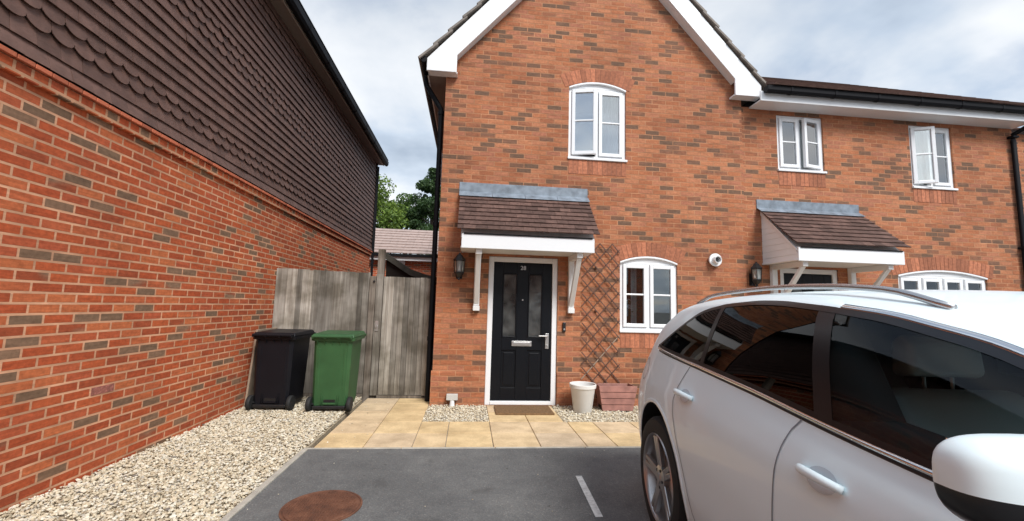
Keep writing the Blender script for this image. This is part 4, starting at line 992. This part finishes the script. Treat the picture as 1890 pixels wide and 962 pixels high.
def onbody(s, z, off=.004, side=1, flat=False):
    h, nrm, _, _ = bvh.ray_cast(Vector(lc(s, 2 * side, z)), Vector((0, 1 * side, 0)))
    if h is None: return Vector(lc(s, .8 * side, z))
    if (nrm.y > 0) == (side > 0): nrm = -nrm
    return h + nrm * off
def cutter(mb, mi):
    me = bpy.data.meshes.new('cut'); me.from_pydata(mb.v, [], mb.f)
    b = bmesh.new(); b.from_mesh(me); bmesh.ops.recalc_face_normals(b, faces=b.faces); b.to_mesh(me); b.free()
    for m_ in (M['paint'], M['car_liner'], M['car_cabin']): me.materials.append(m_)
    me.polygons.foreach_set('material_index', [mi] * len(me.polygons))
    o = bpy.data.objects.new('cut', me); C.objects.link(o); return o
bo = bpy.data.objects.new('body', bme); C.objects.link(bo)
cuts = []
WZ, WR_ = .365, .365
for s0 in (0.0, 2.81):
    for sd in (1, -1):
        pr = [(s0 + .438 * math.cos(a), WZ + .012 + .438 * math.sin(a)) for a in [R(k * 360 / 56) for k in range(56)]]
        a_, b_ = sorted((-sd * .60, -sd * 1.2)); cuts.append(cutter(MB().prism(pr, 'y', a_, b_), 1))
# side window outlines (s, z)
low = [(-.22, 1.152), (0, 1.140), (.5, 1.120), (1.02, 1.092), (1.36, 1.066), (1.55, 1.054), (1.72, 1.046), (2.34, 1.022)]
upp = [(-.22, 1.156), (-.13, 1.198), (-.01, 1.262), (.19, 1.370), (.31, 1.413), (.53, 1.443), (.81, 1.457), (1.0, 1.452), (1.25, 1.430), (1.49, 1.400), (1.744, 1.340), (1.853, 1.298), (2.1, 1.175), (2.34, 1.030)]
lowx, lowz = zip(*low); uppx, uppz = zip(*upp)
zl = lambda s: float(sum(np.interp(s + o_, lowx, lowz) for o_ in (-.05, 0, .05)) / 3); zu = lambda s: float(sum(np.interp(s + o_, uppx, uppz) for o_ in (-.05, 0, .05)) / 3)
def win_poly(s0, s1, m_=.0, lean0=0, lean1=0, n=14):
    lo = [(s0 + (s1 - s0) * k / n, None) for k in range(n + 1)]
    bot = [(s, zl(s) + m_) for s, _ in lo]; t_ = [s + lean0 + (lean1 - lean0) * k / n for k, (s, _) in enumerate(lo)]; top = [(s, max(zl(s) + m_ + .002, zu(s) - m_)) for s in t_]
    return bot + top[::-1]
for sd in (1, -1):
    a_, b_ = sorted((-sd * .55, -sd * 1.1))
    cuts.append(cutter(MB().prism(win_poly(1.415, 2.28, .014, lean0=-.165), 'y', a_, b_), 2))
    cuts.append(cutter(MB().prism(win_poly(.545, 1.365, .014, lean1=-.145), 'y', a_, b_), 2))
cuts.append(cutter(MB().prism([(-.35, .40), (2.15, .40), (2.35, .95), (1.88, 1.30), (1.5, 1.40), (.9, 1.43), (.2, 1.42), (-.3, 1.2)], 'y', -.64, .64), 2))
cuts.append(cutter(MB().prism([(1.97, 1.50), (2.70, 1.16), (2.48, .96), (1.82, 1.20), (1.90, 1.34)], 'y', -.53, .53), 2))
for c_ in cuts:
    md = bo.modifiers.new('b', 'BOOLEAN'); md.operation = 'DIFFERENCE'; md.object = c_; md.solver = 'EXACT'
    try: md.material_mode = 'TRANSFER'
    except Exception: pass
bpy.context.view_layer.update(); dg = bpy.context.evaluated_depsgraph_get()
nm = bpy.data.meshes.new_from_object(bo.evaluated_get(dg)); bpy.data.objects.remove(bo)
for c_ in cuts: bpy.data.objects.remove(c_)
nm.name = 'body'; body = finish('body', nm, car)
try: nm.set_sharp_from_angle(angle=R(32))
except Exception: pass
# overlay strips that follow the body
def patch(bot, top, off, side, thick=0.0, nt=6):
    mb = MB(); n = len(bot); vs = []
    for i in range(n):
        for j in range(nt + 1):
            s = bot[i][0] + (top[i][0] - bot[i][0]) * j / nt; z = bot[i][1] + (top[i][1] - bot[i][1]) * j / nt
            vs.append(onbody(s, z, off, side))
    m_ = nt + 1
    fs = [(i * m_ + j, (i + 1) * m_ + j, (i + 1) * m_ + j + 1, i * m_ + j + 1) for i in range(n - 1) for j in range(nt)]
    mb.add(vs, fs); return mb
GAP = simple('panel gap', (.22, .24, .27), .6)
def strip(pts, w, off, side, prof=3, base=.0005):
    den = []
    for i in range(len(pts) - 1):
        k_ = max(1, int(math.hypot(pts[i + 1][0] - pts[i][0], pts[i + 1][1] - pts[i][1]) / .02))
        den += [(pts[i][0] + (pts[i + 1][0] - pts[i][0]) * j / k_, pts[i][1] + (pts[i + 1][1] - pts[i][1]) * j / k_) for j in range(k_)]
    pts = den + [pts[-1]]
    """raised strip along pts (s,z) of width w"""
    mb = MB(); vs = []
    for i, (s, z) in enumerate(pts):
        a = pts[max(i - 1, 0)]; b = pts[min(i + 1, len(pts) - 1)]; d = Vector((b[0] - a[0], b[1] - a[1])).normalized(); nn = Vector((-d.y, d.x))
        for q, o_ in ((-.5, base), (-.35, off), (.35, off), (.5, base)):
            vs.append(onbody(s + nn.x * w * q, z + nn.y * w * q, o_, side))
    mb.add(vs, [(i * 4 + j, (i + 1) * 4 + j, (i + 1) * 4 + j + 1, i * 4 + j + 1) for i in range(len(pts) - 1) for j in range(3)])
    return mb
def rail_pts(f, s0, s1, n=30, dz=0): return [(s0 + (s1 - s0) * k / n, f(s0 + (s1 - s0) * k / n) + dz) for k in range(n + 1)]
SS = lambda a, b_, n=24: [a + (b_ - a) * k / n for k in range(n + 1)]
for sd in (1, -1):
    # black surround with openings: bottom sill, top frame, pillars
    fm = MB()
    def addp(p_): fm.add(p_.v, p_.f)
    addp(patch([(s, zl(s)) for s in SS(-.215, 2.33, 60)], [(s, min(zu(s), zl(s) + .018)) for s in SS(-.215, 2.33, 60)], .0045, sd, nt=2))
    addp(patch([(s, max(zl(s), zu(s) - .019)) for s in SS(-.215, 2.33, 60)], [(s, zu(s)) for s in SS(-.215, 2.33, 60)], .0045, sd, nt=2))
    for a, b_, le in ((1.352, 1.432, -.145), (.498, .540, 0), (2.23, 2.33, 0)):
        addp(patch([(s, zl(s)) for s in SS(a, b_, 6)], [(s + le, zu(s + le)) for s in SS(a, b_, 6)], .005, sd, nt=8))
    addp(patch([(s, zl(s)) for s in SS(-.215, -.15, 6)], [(s, zu(s)) for s in SS(-.215, -.15, 6)], .005, sd, nt=4))
    fm.build('window_frame', M['car_black'], car, smooth='all')
    patch([(s, zl(s) + .004) for s in SS(-.20, .505, 20)], [(s, max(zl(s) + .006, zu(s) - .004)) for s in SS(-.20, .505, 20)], .0035, sd).build('quarter_glass', M['car_privacy'], car, smooth='all')
    patch([(s, zl(s) + .004) for s in SS(.525, 1.375, 20)], [(s, zu(s) - .004) for s in SS(.525, 1.235, 20)], .0035, sd).build('rear_door_glass', M['car_privacy'], car, smooth='all')
    patch([(s, zl(s) + .004) for s in SS(1.41, 2.29, 24)], [(s, max(zl(s) + .006, zu(s) - .004)) for s in SS(1.265, 2.29, 24)], .0035, sd).build('front_door_glass', M['car_glass'], car, smooth='all')
    strip([(s, zl(s) - .007) for s in SS(-.20, 2.32, 50)], .015, .008, sd).build('chrome_strip', M['chrome'], car, smooth='all')
    strip([(s, zl(s) - .019) for s in SS(-.17, 2.32, 50)], .009, .002, sd).build('door_seal', M['car_black'], car, smooth='all')
    strip([(s, zu(s) + .006) for s in SS(1.30, 2.32, 30)], .014, .008, sd).build('window_chrome', M['chrome'], car, smooth='all')
    # shut lines
    def seam(p_):
        q = strip(p_, .006, .0026, sd, base=.0022); q.build('shut_line', GAP, car, smooth='all')
    seam([(1.300, 1.050), (1.272, 1.01), (1.258, .95), (1.25, .85), (1.245, .70), (1.247, .5), (1.255, .34)])
    seam([(.40, 1.10), (.37, 1.05), (.33, .98), (.31, .90), (.33, .82), (.37, .74), (.43, .64), (.49, .52), (.53, .40), (.58, .33)])
    seam([(2.38, .985), (2.37, .9), (2.35, .7), (2.31, .5), (2.27, .34)])
    seam([(s, .325) for s in SS(.58, 2.36, 12)])
    seam([(-.18 + .075 * math.cos(a) - .22, .98 + .075 * math.sin(a)) for a in [R(k * 20) for k in range(19)]]) if sd == 1 else None
    seam([(-.58, 1.10), (-.66, 1.0), (-.74, .92), (-.78, .80), (-.80, .68)])
    # handles: flat cup disc, body paint darkened for recess shade, and a bar
    for hs, hz, hl in ((.445, .951, .10), (1.458, .914, .086)):
        cp = MB(); n = 20
        ring = [onbody(hs + .062 * math.cos(2 * math.pi * k / n), hz + .001 + .034 * math.sin(2 * math.pi * k / n), .0016, sd) for k in range(n)]
        c0 = onbody(hs, hz, .0018, sd); cp.add([c0] + ring, [(0, 1 + k, 1 + (k + 1) % n) for k in range(n)])
        hd = MB(); pts = []; rr = []
        for f_ in SS(-1, 1, 12):
            bow = .034 * (1 - abs(f_) ** 3) + .004
            pts.append(onbody(hs + hl * f_, hz + .006 * f_ * 0 + .004, bow, sd)); rr.append((.0155 - .003 * f_ ** 2) * (1 if hs < 1 else .92))
        hd.tube(pts, rr, 10); ho = hd.build('door_handle', M['paint'], car, smooth='all')
        cp.build('handle_cup', simple('shaded cup paint', (.60, .67, .72), .35, coat=.5), ho, smooth='all')
    # arch lips
    for s0 in (0, 2.81):
        ap = []
        for k in range(33):
            a = R(-8 + 196 * k / 32); ap.append((s0 + .450 * math.cos(a), WZ + .012 + .450 * math.sin(a)))
        ap = [q for q in ap if q[1] > .31]
        strip(ap, .026, .006, sd).build('arch_lip', M['paint'], car, smooth='all')
    # sill strip
    strip([(s, .30) for s in SS(.50, 2.32, 16)], .10, .012, sd).build('side_skirt', M['paint'], car, smooth='all')
    # lower crease
    # roof rails
    rl = MB(); pts = []
    for s in SS(-.10, 1.56, 30):
        f_ = (s + .10) / 1.66; h_ = min(1, min(f_, 1 - f_) * 9)
        hit = bvh.ray_cast(Vector(lc(s, .615 * sd, 3)), Vector((0, 0, -1)))[0]
        pts.append(Vector((s, -.615 * sd, hit.z + .004 + .026 * h_)))
    rl.tube(pts, .0115, 8); rl.build('roof_rail', M['rail'], car, smooth='all')
    # wing mirror
    mr = MB(); c0 = (2.035, .995, 1.125); VS = []; nn, mm_ = 20, 26
    for i in range(nn + 1):
        ph = math.pi * i / nn - math.pi / 2
        for j in range(mm_):
            ta = 2 * math.pi * j / mm_
            e = .62
            cs = lambda a: math.copysign(abs(math.cos(a)) ** e, math.cos(a)); sn = lambda a: math.copysign(abs(math.sin(a)) ** e, math.sin(a))
            dl = sn(ph); ds = cs(ph) * cs(ta); dz_ = cs(ph) * sn(ta)
            ww = .118; l_ = c0[1] + ww * dl
            tp_ = 1 - .14 * dl
            s_ = c0[0] + (.075 if ds > 0 else .035) * ds * (1 - .10 * dl) - .045 * (dl + 1) * .5; z_ = c0[2] + (.078 if dz_ > 0 else .095) * dz_ * tp_ + .004 * dl
            VS.append(lc(s_, l_ * sd, z_))
    FS = [(i * mm_ + j, i * mm_ + (j + 1) % mm_, (i + 1) * mm_ + (j + 1) % mm_, (i + 1) * mm_ + j) for i in range(nn) for j in range(mm_)]
    def half(sel, name, mt_, par):
        me = bpy.data.meshes.new(name); me.from_pydata(VS, [], FS); b_ = bmesh.new(); b_.from_mesh(me)
        bmesh.ops.bisect_plane(b_, geom=b_.verts[:] + b_.edges[:] + b_.faces[:], plane_co=(2.03, 0, 1.110), plane_no=(.0, 0, 1), clear_outer=not sel, clear_inner=sel)
        bmesh.ops.recalc_face_normals(b_, faces=b_.faces); b_.to_mesh(me); b_.free(); me.materials.append(mt_); return finish(name, me, par, smooth='all')
    for v_i in range(len(VS)): pass
    mo_ = half(True, 'wing_mirror', M['paint'], car); half(False, 'mirror_base', M['car_black'], mo_)
    MB().box(2.0, 2.07, *sorted((-sd * .83, -sd * .93)), 1.035, 1.075).build('mirror_arm', M['car_black'], mo_, bevel=.01)
    MB().prism([(-sd * .91, 1.07), (-sd * 1.06, 1.08), (-sd * 1.06, 1.18), (-sd * .91, 1.185)], 'x', 1.955, 1.961).build('mirror_glass', M['chrome'], mo_)
    # lamps
    patch([(s, .90) for s in SS(-.84, -.72, 6)], [(s, 1.00) for s in SS(-.80, -.70, 6)], .004, sd).build('tail_lamp', M['red'], car, smooth='all')
    patch([(s, .66) for s in SS(3.15, 3.60, 8)], [(s, .79) for s in SS(3.10, 3.56, 8)], .004, sd).build('headlight', M['clear'], car, smooth='all')
# windscreen, rear window, by projecting down and along
def topdown(s, l, off=.004):
    h, nrm, _, _ = bvh.ray_cast(Vector(lc(s, l, 3)), Vector((0, 0, -1)))
    if nrm.z < 0: nrm = -nrm
    return h + nrm * off
ws = MB(); vs = []; nI, nJ = 22, 26
for i in range(nI + 1):
    f_ = i / nI
    for j in range(nJ + 1):
        q = -1 + 2 * j / nJ
        hw = .56 + .17 * f_; s = 1.92 + (2.62 - 1.92) * f_ - (.13 + .03 * f_) * q * q
        vs.append(topdown(s, hw * q))
ws.add(vs, [(i * (nJ + 1) + j, i * (nJ + 1) + j + 1, (i + 1) * (nJ + 1) + j + 1, (i + 1) * (nJ + 1) + j) for i in range(nI) for j in range(nJ)])
ws.build('windscreen', M['car_glass'], car, smooth='all')
rw = MB(); vs = []
for i in range(13):
    f_ = i / 12
    for j in range(17):
        q = -1 + 2 * j / 16; z = 1.16 + .20 * f_; l = (.66 - .08 * f_) * q
        h, nrm, _, _ = bvh.ray_cast(Vector(lc(-3, l, z)), Vector((1, 0, 0)))
        if nrm.x > 0: nrm = -nrm
        vs.append(h + nrm * .004)
rw.add(vs, [(i * 17 + j, i * 17 + j + 1, (i + 1) * 17 + j + 1, (i + 1) * 17 + j) for i in range(12) for j in range(16)])
rw.build('rear_window', M['car_black'], car, smooth='all')
MB().box(3.655, 3.68, -.45, .45, .40, .72).build('grille', M['car_black'], car, bevel=.01)
# wheels
def wheel(s0, sd, rot):
    yc = -sd * .925   # outer face
    def Y(d): return -sd * (.945 - d)
    tyre = MB(); prof = [(.262, .010), (.300, .001), (.345, .010), (.363, .035), (.366, .06), (.366, .17), (.355, .215), (.30, .235), (.255, .225)]
    tyre.lathe([(r, Y(d)) for r, d in prof], (s0, 0, WZ), 56, 'y', caps=False)
    # sidewall tread ribs
    w = tyre.build('wheel', M['rubber'], car, smooth=True)
    rim = MB().lathe([(r, Y(d)) for r, d in [(.264, .012), (.258, .003), (.250, .010), (.243, .03), (.232, .12), (.20, .20), (.0, .205)]], (s0, 0, WZ), 56, 'y', caps=False)
    rim.build('rim', M['alloy'], w, smooth=True)
    sp_ = MB()
    for k in range(5):
        a = rot + 2 * math.pi * k / 5
        for dl in (-.085, .085):
            a0 = a + dl * 2.1; a1 = a + dl * 1.0
            P0 = Vector((math.cos(a0), math.sin(a0))) * .058; P1 = Vector((math.cos(a1), math.sin(a1))) * .247
            dd = (P1 - P0).normalized(); nn_ = Vector((-dd.y, dd.x)); pts = []
            h0, h1 = .020, .0145
            q = [P0 + nn_ * h0, P0 - nn_ * h0, P1 - nn_ * h1, P1 + nn_ * h1]
            fr_ = [(s0 + p.x, Y(.028 if i < 2 else .012), WZ + p.y) for i, p in enumerate(q)]
            bk_ = [(s0 + p.x * 1.0, Y(.062 if i < 2 else .05), WZ + p.y * 1.0) for i, p in enumerate(q)]
            sp_.add(fr_ + bk_, [(0, 1, 2, 3), (7, 6, 5, 4), (0, 4, 5, 1), (1, 5, 6, 2), (2, 6, 7, 3), (3, 7, 4, 0)])
    sp_.build('spokes', M['alloy'], w, bevel=.006)
    MB().lathe([(.075, Y(.06)), (.072, Y(.026)), (.05, Y(.020)), (.034, Y(.019)), (.03, Y(.014)), (.001, Y(.013))], (s0, 0, WZ), 30, 'y', caps=False).build('hub_cap', M['alloy'], w, smooth=True)
    bd_ = MB()
    for k in range(5):
        a = rot + 2 * math.pi * (k + .5) / 5; bd_.lathe([(.009, Y(.03)), (.009, Y(.018))], (s0 + .052 * math.cos(a), 0, WZ + .052 * math.sin(a)), 10, 'y')
    bd_.build('wheel_bolts', M['black'], w)
    MB().lathe([(.17, Y(.12)), (.17, Y(.14))], (s0, 0, WZ), 40, 'y').build('brake_disc', M['satin'], w)
for s0 in (0, 2.81):
    for sd in (1, -1): wheel(s0, sd, .5)
# seats, steering wheel, dashboard
def seat(s, l):
    st_ = MB()
    prof = [(s + .02, .62), (s - .10, .64), (s - .24, 1.10), (s - .22, 1.16), (s - .14, 1.16), (s - .06, 1.02), (s + .04, .74), (s + .42, .70), (s + .46, .62)]
    st_.prism(prof, 'y', -l - .235, -l + .235); o = st_.build('seat', M['seat'], car, bevel=.05, seg=4, smooth='all')
    h = MB().prism([(s - .27, 1.19), (s - .26, 1.32), (s - .22, 1.345), (s - .18, 1.32), (s - .17, 1.20)], 'y', -l - .13, -l + .13); h.build('headrest', M['seat'], o, bevel=.03, seg=4, smooth='all')
    MB().tube([(s - .22, -l - .05, 1.14), (s - .22, -l - .05, 1.21)], .006, 6).tube([(s - .22, -l + .05, 1.14), (s - .22, -l + .05, 1.21)], .006, 6).build('headrest_stem', M['satin'], o)
seat(1.46, .36); seat(1.46, -.36)
st_ = MB().prism([(.20, .62), (.05, .62), (-.08, 1.15), (.02, 1.18), (.18, .80), (.60, .75), (.62, .62)], 'y', -.60, .60); st_.build('rear_bench', M['seat'], car, bevel=.04, seg=3, smooth='all')
dsh = MB().prism([(2.0, .70), (1.98, .97), (2.06, 1.01), (2.30, .99), (2.30, .70)], 'y', -.62, .62); dsh.build('dashboard', M['car_black'], car, bevel=.02)
sw = MB(); n = 28; ctr = Vector((1.90, -.34, .98)); e1 = Vector((0, 1, 0)); e2 = Vector((-.42, 0, .9)).normalized()
sw.tube([ctr + (e1 * math.cos(2 * math.pi * k / n) + e2 * math.sin(2 * math.pi * k / n)) * .18 for k in range(n + 1)], .014, 8)
for a in (0, math.pi, 1.5 * math.pi): sw.tube([ctr, ctr + (e1 * math.cos(a) + e2 * math.sin(a)) * .17], .016, 6)
sw.tube([ctr, (2.05, -.34, .92)], .03, 8); sw.build('steering_wheel', M['seat'], car, smooth='all')
